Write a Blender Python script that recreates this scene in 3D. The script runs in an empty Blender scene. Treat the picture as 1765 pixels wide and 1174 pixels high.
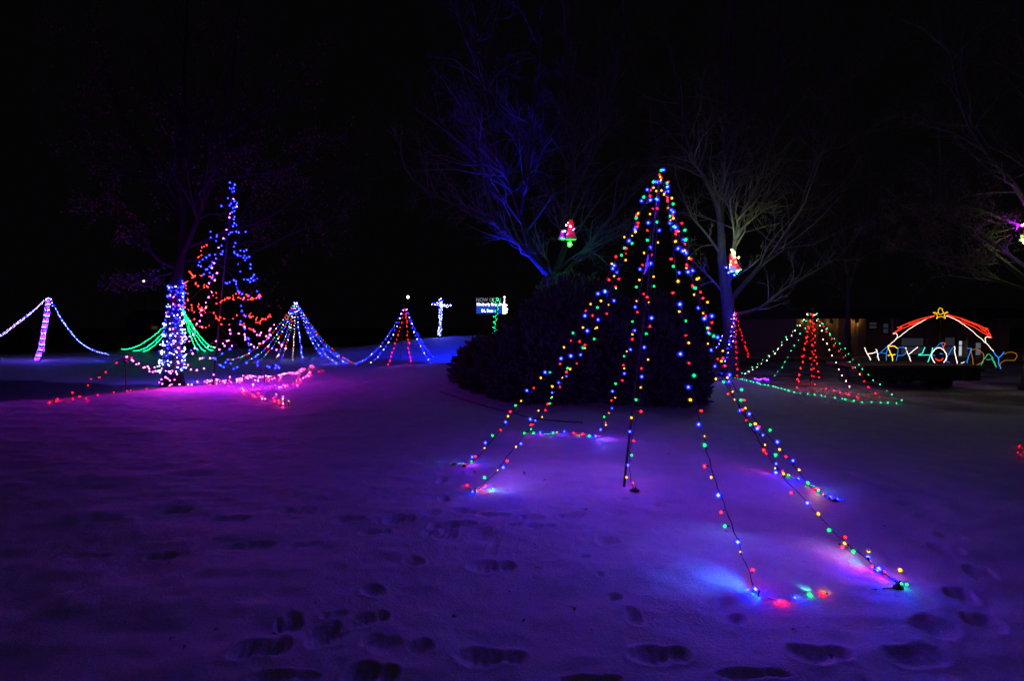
import bpy, math, random
import numpy as np
from mathutils import Vector, Matrix

sc = bpy.context.scene
COL = sc.collection
rng = random.Random(7)
nrg = np.random.RandomState(11)

# ------------------------------------------------------------------ camera, world, light, exposure
CAM_H = 1.6
F = 882.5                      # focal length in photograph pixels (18 mm on 36 mm, 1765 px wide)
CX, CY, HOR = 882.5, 587.0, 562.0
PITCH = math.atan((CY - HOR) / F)
cam_d = bpy.data.cameras.new('camera')
cam_d.lens = 18.0
cam_d.sensor_width = 36.0
cam_d.clip_start = 0.05
cam_d.clip_end = 1500
cam = bpy.data.objects.new('camera', cam_d)
cam.location = (0, 0, CAM_H)
cam.rotation_euler = (math.pi / 2 - PITCH, 0, 0)
COL.objects.link(cam)
sc.camera = cam

world = bpy.data.worlds.new('World')
sc.world = world
world.use_nodes = True
wb = world.node_tree.nodes['Background']
wb.inputs['Color'].default_value = (0.85, 0.70, 1.0, 1)
wb.inputs['Strength'].default_value = 0.0013

sun_d = bpy.data.lights.new('town_glow', 'SUN')
sun_d.energy = 0.014
sun_d.angle = math.radians(40)
sun_d.color = (1.0, 0.66, 0.50)
sun = bpy.data.objects.new('town_glow', sun_d)
sun.rotation_euler = (math.radians(48), 0, math.radians(-25))
COL.objects.link(sun)

sc.view_settings.view_transform = 'Standard'
sc.view_settings.look = 'None'
sc.view_settings.exposure = 0.0
sc.view_settings.gamma = 1.0
cy = sc.cycles
cy.max_bounces = 4
cy.diffuse_bounces = 2
cy.glossy_bounces = 1
cy.transmission_bounces = 2
cy.transparent_max_bounces = 10
cy.use_light_tree = True
cy.use_denoising = True
cy.denoiser = 'OPENIMAGEDENOISE'
cy.denoising_input_passes = 'RGB_ALBEDO_NORMAL'
cy.denoising_prefilter = 'ACCURATE'
cy.sample_clamp_indirect = 2.0
cy.caustics_reflective = False
cy.caustics_refractive = False

# ------------------------------------------------------------------ photograph pixel -> place
CP, SP = math.cos(PITCH), math.sin(PITCH)


def ray(px, py):
    a, b = (px - CX) / F, -(py - CY) / F
    return Vector((a, b * SP + CP, b * CP - SP))


def at(px, py, Y):
    d = ray(px, py)
    t = Y / d.y
    return Vector((d.x * t, Y, CAM_H + d.z * t))


# ------------------------------------------------------------------ terrain
def hash2(ix, iy, s):
    h = np.sin(ix * 127.1 + iy * 311.7 + s * 74.7) * 43758.5453
    return h - np.floor(h)


def vnoise(x, y, s=0):
    ix, iy = np.floor(x), np.floor(y)
    fx, fy = x - ix, y - iy
    fx = fx * fx * (3 - 2 * fx)
    fy = fy * fy * (3 - 2 * fy)
    a = hash2(ix, iy, s); b = hash2(ix + 1, iy, s)
    c = hash2(ix, iy + 1, s); d = hash2(ix + 1, iy + 1, s)
    return (a * (1 - fx) + b * fx) * (1 - fy) + (c * (1 - fx) + d * fx) * fy - 0.5


def smooth(t):
    t = np.clip(t, 0, 1)
    return t * t * (3 - 2 * t)


CRP = [-200, 0, 100, 250, 370, 560, 700, 800, 900, 1230, 1400, 1560, 1800]
CRY = [700, 700, 694, 677, 663, 641, 631, 629, 640, 650, 682, 700, 720]


def px_of(x, y):
    return CX + F * x / np.maximum(y, 1.0)


def crest_y(x, y):
    return CAM_H * F / (np.interp(px_of(x, y), CRP, CRY) - HOR)


def base_h(x, y):
    x = np.asarray(x, float); y = np.asarray(y, float)
    px = px_of(x, y)
    t = smooth((y - crest_y(x, y)) / 4.5)
    dip = np.interp(px, [0, 300, 800, 1000, 1230, 1800], [0.42, 0.42, 0.40, 0.2, 0.02, 0.0])
    z = -dip * t
    z = z + 1.32 * np.exp(-((x + 3.2) / 8.0) ** 2 - ((y - 37) / 8.0) ** 2)
    z = z + 0.05 * vnoise(x * 0.35, y * 0.35, 1) + 0.028 * vnoise(x * 0.9 + 3, y * 0.9, 2)
    return z


def hgt(x, y):
    return float(base_h(np.array([x]), np.array([y]))[0])


def gp(px, py, dz=0.0):
    """the point of the ground seen at a pixel of the photograph"""
    d = ray(px, py)
    t = 1.0
    for _ in range(4000):
        p = Vector((0, 0, CAM_H)) + d * t
        if p.z <= hgt(p.x, p.y):
            break
        t += 0.02 if t < 15 else 0.05
    return Vector((p.x, p.y, hgt(p.x, p.y) + dz))


# ------------------------------------------------------------------ materials
def nodemat(name):
    m = bpy.data.materials.new(name)
    m.use_nodes = True
    return m, m.node_tree.nodes, m.node_tree.links


def mat(name, color, rough=0.7, var=0.25, scale=12.0, bump=0.2, metal=0.0, dist=0.01):
    m, n, l = nodemat(name)
    b = n['Principled BSDF']
    b.inputs['Roughness'].default_value = rough
    b.inputs['Metallic'].default_value = metal
    tc = n.new('ShaderNodeTexCoord')
    no = n.new('ShaderNodeTexNoise')
    no.inputs['Scale'].default_value = scale
    no.inputs['Detail'].default_value = 5
    l.new(tc.outputs['Object'], no.inputs['Vector'])
    mx = n.new('ShaderNodeMix'); mx.data_type = 'RGBA'
    c = Vector(color)
    mx.inputs[6].default_value = (*(c * (1 - var)), 1)
    mx.inputs[7].default_value = (*(c * (1 + var)), 1)
    l.new(no.outputs['Fac'], mx.inputs[0])
    l.new(mx.outputs[2], b.inputs['Base Color'])
    if bump:
        bp = n.new('ShaderNodeBump')
        bp.inputs['Strength'].default_value = bump
        bp.inputs['Distance'].default_value = dist
        l.new(no.outputs['Fac'], bp.inputs['Height'])
        l.new(bp.outputs['Normal'], b.inputs['Normal'])
    return m


def emit(name, color, strength, sample=True):
    m, n, l = nodemat(name)
    n.remove(n['Principled BSDF'])
    e = n.new('ShaderNodeEmission')
    e.inputs['Color'].default_value = (*color, 1)
    e.inputs['Strength'].default_value = strength
    l.new(e.outputs[0], n['Material Output'].inputs['Surface'])
    if not sample:
        m.cycles.emission_sampling = 'NONE'
    return m


def cover_mat(name, color, strength, cover=0.4):
    """the coloured translucent cap of a bulb with the bright diode showing through, and its added halo shell"""
    m, n, l = nodemat(name)
    n.remove(n['Principled BSDF'])
    e = n.new('ShaderNodeEmission')
    e.inputs['Color'].default_value = (*color, 1)
    e.inputs['Strength'].default_value = strength
    t = n.new('ShaderNodeBsdfTransparent')
    mx = n.new('ShaderNodeMixShader')
    mx.inputs[0].default_value = cover
    l.new(t.outputs[0], mx.inputs[1]); l.new(e.outputs[0], mx.inputs[2])
    l.new(mx.outputs[0], n['Material Output'].inputs['Surface'])
    m.cycles.emission_sampling = 'NONE'
    return m


LED = {   # colour of the diode, its strength, colour of the cap
    'blue': ((0.0016, 0.0020, 1.0), 860, (0.015, 0.03, 1.0)),
    'green': ((0.002, 0.80, 0.016), 55, (0.0, 0.75, 0.40)),
    'red': ((1.0, 0.0010, 0.0014), 290, (1.0, 0.02, 0.03)),
    'yellow': ((1.0, 0.26, 0.006), 32, (1.0, 0.46, 0.02)),
    'white': ((0.20, 0.24, 1.0), 190, (0.30, 0.40, 1.0)),
    'warm': ((1.0, 0.55, 0.42), 36, (1.0, 0.6, 0.45)),
    'pink': ((1.0, 0.020, 0.42), 440, (1.0, 0.30, 0.4)),
    'orange': ((1.0, 0.005, 0.003), 380, (1.0, 0.05, 0.01)),
    'purple': ((0.25, 0.02, 1.0), 150, (0.35, 0.05, 1.0)),
}
LEDM = {k: emit('led_' + k, v[0], v[1]) for k, v in LED.items()}
CAPM = {k: cover_mat('cap_' + k, v[2], 1.5, .42) for k, v in LED.items()}
HALO = {k: cover_mat('halo_' + k, v[2], 1.6 if k in ('blue', 'white') else 1.0, dict(blue=.13, white=.12, green=.08).get(k, .05)) for k, v in LED.items()}  # lens halo built as a faintly glowing shell round each bulb
FARK = dict(blue=.28, green=.33, red=.25, yellow=.7, white=.45, warm=.9, pink=.06, orange=.25, purple=.5)
FARM = {k: emit('far_led_' + k, (0.004, 0.8, 0.22) if k == 'green' else v[0], v[1] * FARK[k]) for k, v in LED.items()}

M_cord = mat('green_cord', (0.012, 0.02, 0.016), 0.5, 0.2, 40, 0.1)
M_pole = mat('dark_pole_metal', (0.022, 0.022, 0.025), 0.45, 0.3, 30, 0.1, 0.6)
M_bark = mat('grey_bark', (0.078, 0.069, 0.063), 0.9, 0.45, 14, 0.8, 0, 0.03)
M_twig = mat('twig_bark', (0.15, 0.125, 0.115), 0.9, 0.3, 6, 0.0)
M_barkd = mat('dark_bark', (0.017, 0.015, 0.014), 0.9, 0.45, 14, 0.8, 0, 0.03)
M_leaf = mat('dry_brown_leaf', (0.14, 0.075, 0.05), 0.8, 0.5, 3, 0.0)
M_ever = mat('evergreen_needles', (0.17, 0.12, 0.125), 0.8, 0.6, 2.5, 0.0)
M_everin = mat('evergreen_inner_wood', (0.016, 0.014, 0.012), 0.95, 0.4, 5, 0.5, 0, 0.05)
M_wood = mat('weathered_wood', (0.10, 0.075, 0.055), 0.8, 0.35, 9, 0.3)
M_dark = mat('black_plastic', (0.02, 0.02, 0.022), 0.5, 0.2, 20, 0.1)
M_tag = mat('white_plastic_clip', (0.75, 0.75, 0.78), 0.5, 0.08, 30, 0.05)


# ------------------------------------------------------------------ mesh helpers
class MB:
    def __init__(s):
        s.v = []; s.f = []; s.mi = []; s.n = 0

    def add(s, verts, faces, mi=0):
        o = s.n
        s.v.extend(verts)
        s.f.extend([tuple(i + o for i in f) for f in faces])
        s.mi.extend([mi] * len(faces))
        s.n += len(verts)

    def box(s, c, size, rot=None, mi=0):
        c = Vector(c); h = Vector(size) / 2
        vs = []
        for z in (-1, 1):
            for y in (-1, 1):
                for x in (-1, 1):
                    p = Vector((x * h.x, y * h.y, z * h.z))
                    if rot is not None:
                        p = rot @ p
                    vs.append(tuple(c + p))
        s.add(vs, [(0, 2, 3, 1), (4, 5, 7, 6), (0, 1, 5, 4), (2, 6, 7, 3), (0, 4, 6, 2), (1, 3, 7, 5)], mi)

    def tube(s, pts, radii, sides=6, mi=0, cap=True):
        P = np.array([tuple(p) for p in pts], float)
        m = len(P)
        if np.isscalar(radii):
            radii = [radii] * m
        T = np.gradient(P, axis=0)
        T /= np.maximum(np.linalg.norm(T, axis=1, keepdims=True), 1e-9)
        av = np.abs(T).mean(axis=0)
        ref = np.eye(3)[int(np.argmin(av))]
        U = np.cross(T, ref); U /= np.maximum(np.linalg.norm(U, axis=1, keepdims=True), 1e-9)
        V = np.cross(T, U)
        a = np.arange(sides) * 2 * math.pi / sides
        R = np.array(radii, float)[:, None, None]
        ring = P[:, None, :] + R * (U[:, None, :] * np.cos(a)[None, :, None] + V[:, None, :] * np.sin(a)[None, :, None])
        vs = [tuple(q) for q in ring.reshape(-1, 3)]
        fs = []
        for i in range(m - 1):
            for j in range(sides):
                k = (j + 1) % sides
                fs.append((i * sides + j, i * sides + k, (i + 1) * sides + k, (i + 1) * sides + j))
        if cap:
            fs.append(tuple(range(sides))[::-1])
            fs.append(tuple((m - 1) * sides + j for j in range(sides)))
        s.add(vs, fs, mi)

    def lathe(s, prof, sides=12, mi=0, M=None):
        vs = []; fs = []
        for r, z in prof:
            for j in range(sides):
                a = 2 * math.pi * j / sides
                p = Vector((r * math.cos(a), r * math.sin(a), z))
                vs.append(tuple(M @ p if M else p))
        for i in range(len(prof) - 1):
            for j in range(sides):
                k = (j + 1) % sides
                fs.append((i * sides + j, i * sides + k, (i + 1) * sides + k, (i + 1) * sides + j))
        s.add(vs, fs, mi)

    def octa(s, c, r, mi=0):
        c = Vector(c)
        vs = [tuple(c + Vector(d) * r) for d in ((1, 0, 0), (-1, 0, 0), (0, 1, 0), (0, -1, 0), (0, 0, 1), (0, 0, -1))]
        s.add(vs, [(0, 2, 4), (2, 1, 4), (1, 3, 4), (3, 0, 4), (2, 0, 5), (1, 2, 5), (3, 1, 5), (0, 3, 5)], mi)

    def mesh(s, name, mats, sm=False):
        me = bpy.data.meshes.new(name)
        me.from_pydata(s.v, [], s.f)
        for m in (mats if isinstance(mats, (list, tuple)) else [mats]):
            me.materials.append(m)
        if len(me.materials) > 1:
            me.polygons.foreach_set('material_index', s.mi)
        if sm:
            me.polygons.foreach_set('use_smooth', [True] * len(me.polygons))
        me.update()
        return me

    def build(s, name, mats, parent=None, sm=False):
        """world-space vertices are kept: the mesh is shifted to its parent's origin"""
        me = s.mesh(name, mats, sm)
        return link(name, me, parent)


def link(name, me, parent=None, loc=None, kind=None):
    o = bpy.data.objects.new(name, me)
    COL.objects.link(o)
    if parent is not None:
        o.parent = parent
        off = world_loc(parent)
        if loc is None:
            me.transform(Matrix.Translation(-off)) if isinstance(me, bpy.types.Mesh) else None
        else:
            o.location = Vector(loc) - off
    elif loc is not None:
        o.location = loc
    if kind:
        o['kind'] = kind
    return o


def world_loc(o):
    p = Vector(o.location)
    while o.parent is not None:
        o = o.parent
        p += Vector(o.location)
    return p


def thing(name, label, cat, loc=(0, 0, 0), group=None):
    o = bpy.data.objects.new(name, None)
    o.empty_display_size = 0.2
    COL.objects.link(o)
    o.location = loc
    o['label'] = label; o['category'] = cat
    if group:
        o['group'] = group
    return o


def tag(o, label, cat, group=None):
    o['label'] = label; o['category'] = cat
    if group:
        o['group'] = group
    return o


def recenter(o, p):
    """put a top-level mesh object's origin at p"""
    o.data.transform(Matrix.Translation(-Vector(p)))
    o.location = p
    return o


def catmull(pts, n):
    P = [pts[0]] + list(pts) + [pts[-1]]
    out = []
    for i in range(1, len(P) - 2):
        p0, p1, p2, p3 = P[i - 1], P[i], P[i + 1], P[i + 2]
        for k in range(n):
            t = k / n
            out.append(0.5 * ((2 * p1) + (p2 - p0) * t + (2 * p0 - 5 * p1 + 4 * p2 - p3) * t * t + (3 * p1 - p0 - 3 * p2 + p3) * t ** 3))
    out.append(pts[-1])
    return out


def resample(pts, step):
    out = [pts[0].copy()]
    acc = 0.0
    for a, b in zip(pts[:-1], pts[1:]):
        L = (b - a).length
        if L < 1e-9:
            continue
        t = step - acc
        while t <= L:
            out.append(a.lerp(b, t / L))
            t += step
        acc = L - (t - step)
    return out


# ------------------------------------------------------------------ bulbs
def bulb_mesh(color):
    b = MB()
    b.octa((0, 0, 0.020), 0.0100, 0)                                         # diode
    b.lathe([(0.007, 0.005), (0.0108, 0.016), (0.008, 0.028), (0.002, 0.034)], 6, 1)   # faceted cap
    b.lathe([(0.008, -0.004), (0.0205, 0.010), (0.0215, 0.024), (0.012, 0.040), (0.001, 0.046)], 7, 3)   # added outer shell, its faint glow imitating a lens halo
    b.lathe([(0.0, -0.013), (0.008, -0.012), (0.0085, 0.006), (0.0, 0.0062)], 5, 2)       # socket
    return b.mesh('bulb', [LEDM[color], CAPM[color], M_cord, HALO[color]])


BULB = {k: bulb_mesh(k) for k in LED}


KSIZE = dict(blue=1.15, green=.85, red=.76, yellow=.76, white=1.0, warm=1.0, pink=1.0, orange=.9, purple=1.0)


def put_bulb(parent, p, color, scale=1.0, direction=None):
    o = bpy.data.objects.new('bulb', BULB[color])
    COL.objects.link(o)
    o.parent = parent
    o.location = Vector(p) - world_loc(parent)
    d = direction or Vector((rng.uniform(-1, 1), rng.uniform(-1, 1), rng.uniform(-1, 0.5)))
    o.rotation_euler = d.to_track_quat('Z', 'Y').to_euler()
    o.scale = (scale * KSIZE[color],) * 3
    return o


def far_bulbs(parent, items, r):
    """the bulbs of a far string, joined: too small to pick apart. items: (point, colour)"""
    b = MB()
    names = sorted(set(c for _, c in items))
    for p, c in items:
        b.octa(p, r * rng.uniform(0.75, 1.25), names.index(c))
    o = b.build('bulbs', [FARM[c] for c in names], parent)
    o['kind'] = 'stuff'
    return o


def cord_obj(parent, pts, r=0.003, sides=4, wig=0.004, name='light_string'):
    b = MB()
    if wig:
        pts = [p + Vector((rng.gauss(0, wig), rng.gauss(0, wig), rng.gauss(0, wig))) for p in pts]
    b.tube(pts, r, sides)
    return b.build(name, M_cord, parent)


def hang(a, b, sag, n=40):
    out = []
    for i in range(n + 1):
        t = i / n
        p = a.lerp(b, t)
        p.z -= sag * 4 * t * (1 - t)
        p.z = max(p.z, hgt(p.x, p.y) + 0.01)
        out.append(p)
    return out


def way(apex_px, Ya, pts_px, Yb):
    """a hanging string through photographed points, its distance running from the mast's to its stake's"""
    pts = [apex_px] + pts_px
    L = [0]
    for p, q in zip(pts[:-1], pts[1:]):
        L.append(L[-1] + math.hypot(q[0] - p[0], q[1] - p[1]))
    out = []
    for (x, y), s in zip(pts, L):
        t = s / L[-1]
        out.append(at(x, y, 1 / ((1 - t) / Ya + t / Yb)))
    return catmull(out, 10)


# ------------------------------------------------------------------ snowy ground
def ground_mesh():
    r = np.concatenate([np.geomspace(0.5, 2.0, 40, endpoint=False), np.geomspace(2.0, 15.0, 520, endpoint=False),
                        np.geomspace(15.0, 60.0, 170, endpoint=False), np.geomspace(60.0, 600.0, 40)])
    a = np.radians(np.concatenate([np.linspace(-50, 50, 561), np.linspace(50, 310, 70)[1:-1]]))
    R, A = np.meshgrid(r, a, indexing='ij')
    X, Y = R * np.sin(A), R * np.cos(A)
    x, y = X.ravel(), Y.ravel()
    z = base_h(x, y)
    near = np.clip(1.4 - np.hypot(x, y) / 30, 0, 1)
    z += near * (0.036 * vnoise(x * 2.0, y * 3.0, 3) + 0.015 * vnoise(x * 6, y * 9, 4) + 0.005 * vnoise(x * 21, y * 21, 5))
    print_tint = np.zeros_like(z)
    for (px, py, w, h, ang, dep, dr) in PRINTS:
        dep *= 0.40
        c = gp(px, py)
        d = c.y
        L = w / F * d                                   # metres across
        W = max(h * d * d / (F * CAM_H), 0.05)          # metres in depth
        ca, sa = math.cos(math.radians(ang)), math.sin(math.radians(ang))
        sel = (np.abs(x - c.x) < 0.7) & (np.abs(y - c.y) < 0.9)
        dx, dy = x[sel] - c.x, y[sel] - c.y
        wob = 0.36 * vnoise(dx * 7 + px, dy * 9 + py, 6) + 0.25 * vnoise(dx * 19 + px, dy * 23 + py, 7)
        u = (dx * ca + dy * sa) / (L / 2); v = (-dx * sa + dy * ca) / (W / 2)
        waist = 1 - 0.14 * np.cos(u * 3.1)              # a boot's narrower middle
        if w > 36 and h < 40:                           # sole and heel of a boot
            k = 1 if int(px) % 2 else -1
            sole = np.sqrt(((u * k - 0.34) / 0.66) ** 2 + (v / 0.95) ** 2)
            heel = np.sqrt(((u * k + 0.62) / 0.42) ** 2 + (v / 0.78) ** 2) + 0.08
            mid = np.sqrt((u / 0.75) ** 2 + (v / 0.55) ** 2) + 0.05
            q = np.minimum(np.minimum(sole, heel), mid) + wob * 0.8
        else:
            q = np.sqrt(u ** 2 + (v / waist * 1.1) ** 2) + wob
        s = np.clip(1 - (q / 1.3) ** 2, 0, 1) ** 1.3
        rim = np.exp(-((q - 1.35) / 0.22) ** 2)
        z[sel] += -dep * s * (1 + 0.4 * vnoise(dx * 22, dy * 22, 8) + 0.14 * np.sin(u * 17 + 2 * wob)) + 0.13 * dep * rim
        print_tint[sel] = np.maximum(print_tint[sel], 0.25 * dr * smooth((1.05 - q) / 0.9))  # mixes the middle of each print towards brown
    # bare ground: beyond the mound on the left, in patches on the right, and far off
    px = px_of(x, y); cyy = crest_y(x, y)
    n = vnoise(x * 0.8, y * 0.8, 9) + 0.5 * vnoise(x * 2.3, y * 2.3, 10)
    edge = np.interp(px, [0, 180, 330, 420], [9.5, 7.0, 5.0, 0.0])
    bare = smooth((y - cyy - 0.3 + 0.3 * n) / 0.5) * smooth((cyy + edge - y + 0.8 * n) / 1.0) * (px < 430) * (y > 2)
    right = smooth((px - 1240) / 60) * smooth((y - cyy) / 0.5) * (y > 2)
    bare = np.maximum(bare, right * np.clip(0.42 + 1.3 * n, 0, 0.85))
    slope_r = smooth((px - 1500) / 150) * smooth((y - 7.5) / 2.0) * (y > 2)
    bare = np.maximum(bare, slope_r * np.clip(0.35 + 1.2 * n, 0, 0.8))
    bare = np.maximum(bare, smooth((np.hypot(x, y) - 48) / 6))
    nr, na = R.shape
    idx = np.arange(nr * na).reshape(nr, na)
    i2 = np.roll(idx, -1, axis=1)
    quads = np.stack([idx[:-1], i2[:-1], i2[1:], idx[1:]], axis=-1).reshape(-1, 4)[:, ::-1]
    cen = nr * na
    fan = np.stack([np.full(na, cen), i2[0], idx[0]], axis=-1)[:, ::-1]
    V = np.column_stack([x, y, z]); V = np.vstack([V, [0, 0, hgt(0.01, 0.01)]])
    me = bpy.data.meshes.new('snowy_ground')
    me.vertices.add(len(V)); me.vertices.foreach_set('co', V.ravel())
    nl = quads.size + fan.size
    me.loops.add(nl)
    me.loops.foreach_set('vertex_index', np.concatenate([quads.ravel(), fan.ravel()]).astype(np.int32))
    tot = np.concatenate([np.full(len(quads), 4), np.full(len(fan), 3)]).astype(np.int32)
    me.polygons.add(len(tot))
    me.polygons.foreach_set('loop_start', np.concatenate([[0], np.cumsum(tot)[:-1]]).astype(np.int32))
    me.polygons.foreach_set('use_smooth', np.ones(len(tot), bool))
    at_ = me.attributes.new('bare', 'FLOAT', 'POINT')
    at_.data.foreach_set('value', np.append(np.maximum(bare, print_tint), 0).astype(np.float32))  # bare ground, plus the brown mixed into the prints
    me.update(calc_edges=True); me.validate()
    return me


# footprints: px, py, width px, height px, turn, depth m, how strongly the hollow turns brown
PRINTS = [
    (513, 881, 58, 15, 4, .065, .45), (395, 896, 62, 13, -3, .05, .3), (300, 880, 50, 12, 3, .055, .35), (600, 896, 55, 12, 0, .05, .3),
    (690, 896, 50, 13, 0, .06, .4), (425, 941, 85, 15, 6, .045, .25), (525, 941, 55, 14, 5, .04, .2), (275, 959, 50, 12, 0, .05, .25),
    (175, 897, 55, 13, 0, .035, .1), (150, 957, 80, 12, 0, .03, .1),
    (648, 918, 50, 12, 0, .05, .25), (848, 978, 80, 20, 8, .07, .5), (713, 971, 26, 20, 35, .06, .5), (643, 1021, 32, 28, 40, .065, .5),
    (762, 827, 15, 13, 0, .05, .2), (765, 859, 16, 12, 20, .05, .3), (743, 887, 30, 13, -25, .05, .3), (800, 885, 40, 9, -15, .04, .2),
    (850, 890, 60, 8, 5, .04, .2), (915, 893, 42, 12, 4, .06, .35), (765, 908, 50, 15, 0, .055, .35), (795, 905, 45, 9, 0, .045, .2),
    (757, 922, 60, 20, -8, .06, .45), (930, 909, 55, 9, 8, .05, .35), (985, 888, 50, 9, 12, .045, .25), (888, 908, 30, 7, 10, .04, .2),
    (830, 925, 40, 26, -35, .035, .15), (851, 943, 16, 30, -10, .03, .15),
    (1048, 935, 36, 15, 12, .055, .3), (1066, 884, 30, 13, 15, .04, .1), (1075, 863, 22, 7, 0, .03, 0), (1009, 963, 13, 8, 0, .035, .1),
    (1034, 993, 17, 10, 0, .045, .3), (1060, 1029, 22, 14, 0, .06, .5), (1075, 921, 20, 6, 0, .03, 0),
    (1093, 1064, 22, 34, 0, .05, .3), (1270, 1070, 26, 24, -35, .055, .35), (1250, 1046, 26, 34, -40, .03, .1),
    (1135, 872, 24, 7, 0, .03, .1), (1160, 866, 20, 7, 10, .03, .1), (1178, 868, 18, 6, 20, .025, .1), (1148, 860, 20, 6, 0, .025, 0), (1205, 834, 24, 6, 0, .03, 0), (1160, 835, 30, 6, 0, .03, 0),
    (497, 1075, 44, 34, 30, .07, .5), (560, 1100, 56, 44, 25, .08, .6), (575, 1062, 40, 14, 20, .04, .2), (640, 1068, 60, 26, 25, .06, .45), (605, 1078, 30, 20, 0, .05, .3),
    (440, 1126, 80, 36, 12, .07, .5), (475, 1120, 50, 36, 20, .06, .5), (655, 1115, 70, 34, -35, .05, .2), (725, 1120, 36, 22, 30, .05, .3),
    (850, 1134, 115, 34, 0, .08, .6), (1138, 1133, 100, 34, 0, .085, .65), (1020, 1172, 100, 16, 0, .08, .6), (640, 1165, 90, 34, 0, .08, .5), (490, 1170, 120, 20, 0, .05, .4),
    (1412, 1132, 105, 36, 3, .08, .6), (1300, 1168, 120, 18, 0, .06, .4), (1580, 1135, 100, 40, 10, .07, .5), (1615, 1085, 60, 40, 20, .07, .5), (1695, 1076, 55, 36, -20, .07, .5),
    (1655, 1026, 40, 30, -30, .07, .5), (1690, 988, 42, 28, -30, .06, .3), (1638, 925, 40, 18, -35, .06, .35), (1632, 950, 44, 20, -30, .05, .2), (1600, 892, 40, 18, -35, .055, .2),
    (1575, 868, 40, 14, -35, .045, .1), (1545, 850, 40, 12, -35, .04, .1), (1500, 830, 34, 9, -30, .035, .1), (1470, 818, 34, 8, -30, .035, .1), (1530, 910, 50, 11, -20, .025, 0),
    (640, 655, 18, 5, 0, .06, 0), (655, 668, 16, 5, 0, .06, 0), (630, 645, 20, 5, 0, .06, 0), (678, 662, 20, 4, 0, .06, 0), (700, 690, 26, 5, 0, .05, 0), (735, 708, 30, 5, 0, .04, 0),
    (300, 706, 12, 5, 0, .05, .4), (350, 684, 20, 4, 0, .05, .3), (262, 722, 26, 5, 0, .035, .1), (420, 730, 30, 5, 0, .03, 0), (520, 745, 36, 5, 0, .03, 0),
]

gm, n, l = nodemat('trodden_snow')
b = n['Principled BSDF']
b.inputs['Roughness'].default_value = 0.65
tc = n.new('ShaderNodeTexCoord')
n1 = n.new('ShaderNodeTexNoise'); n1.inputs['Scale'].default_value = 55; n1.inputs['Detail'].default_value = 6; n1.inputs['Roughness'].default_value = 0.7
n2 = n.new('ShaderNodeTexNoise'); n2.inputs['Scale'].default_value = 3.5; n2.inputs['Detail'].default_value = 6
n3 = n.new('ShaderNodeTexNoise'); n3.inputs['Scale'].default_value = 24; n3.inputs['Detail'].default_value = 8
for k in (n1, n2, n3):
    l.new(tc.outputs['Object'], k.inputs['Vector'])
snowc = n.new('ShaderNodeMix'); snowc.data_type = 'RGBA'
snowc.inputs[6].default_value = (0.52, 0.52, 0.54, 1); snowc.inputs[7].default_value = (0.88, 0.88, 0.89, 1)
gr = n.new('ShaderNodeTexNoise'); gr.inputs['Scale'].default_value = 150; gr.inputs['Detail'].default_value = 2
l.new(tc.outputs['Object'], gr.inputs['Vector'])
grm = n.new('ShaderNodeMapRange'); grm.inputs[1].default_value = 0.32; grm.inputs[2].default_value = 0.68; grm.inputs[3].default_value = -0.5; grm.inputs[4].default_value = 0.5
l.new(gr.outputs['Fac'], grm.inputs[0])
gra = n.new('ShaderNodeMath'); gra.operation = 'ADD'; gra.use_clamp = True
l.new(n2.outputs['Fac'], gra.inputs[0]); l.new(grm.outputs[0], gra.inputs[1])
l.new(gra.outputs[0], snowc.inputs[0])
soil = n.new('ShaderNodeMix'); soil.data_type = 'RGBA'
soil.inputs[6].default_value = (0.035, 0.026, 0.016, 1); soil.inputs[7].default_value = (0.13, 0.10, 0.06, 1)
l.new(n3.outputs['Fac'], soil.inputs[0])
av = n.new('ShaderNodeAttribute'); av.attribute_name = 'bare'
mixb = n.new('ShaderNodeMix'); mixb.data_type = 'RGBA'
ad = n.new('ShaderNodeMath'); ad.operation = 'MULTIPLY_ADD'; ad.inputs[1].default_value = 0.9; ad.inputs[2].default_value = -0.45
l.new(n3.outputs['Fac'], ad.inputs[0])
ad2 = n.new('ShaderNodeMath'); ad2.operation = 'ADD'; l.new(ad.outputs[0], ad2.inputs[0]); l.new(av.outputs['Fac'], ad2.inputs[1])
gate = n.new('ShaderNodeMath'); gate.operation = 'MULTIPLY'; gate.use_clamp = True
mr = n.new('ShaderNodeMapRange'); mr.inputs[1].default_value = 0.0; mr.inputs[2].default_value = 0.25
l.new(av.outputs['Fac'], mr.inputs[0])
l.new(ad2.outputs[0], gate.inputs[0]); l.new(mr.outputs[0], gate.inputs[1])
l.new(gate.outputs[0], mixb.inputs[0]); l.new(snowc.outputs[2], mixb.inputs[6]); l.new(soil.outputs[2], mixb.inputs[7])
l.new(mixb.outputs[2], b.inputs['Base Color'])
bp = n.new('ShaderNodeBump'); bp.inputs['Strength'].default_value = 0.8; bp.inputs['Distance'].default_value = 0.016
n4 = n.new('ShaderNodeTexNoise'); n4.inputs['Scale'].default_value = 170; n4.inputs['Detail'].default_value = 3
l.new(tc.outputs['Object'], n4.inputs['Vector'])
bp2 = n.new('ShaderNodeBump'); bp2.inputs['Strength'].default_value = 0.8; bp2.inputs['Distance'].default_value = 0.006
l.new(n4.outputs['Fac'], bp2.inputs['Height'])
l.new(n1.outputs['Fac'], bp.inputs['Height']); l.new(bp2.outputs['Normal'], bp.inputs['Normal']); l.new(bp.outputs['Normal'], b.inputs['Normal'])
ground_me = ground_mesh()
ground_me.materials.append(gm)
ground = bpy.data.objects.new('snowy_ground', ground_me)
ground['kind'] = 'structure'
COL.objects.link(ground)

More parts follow.
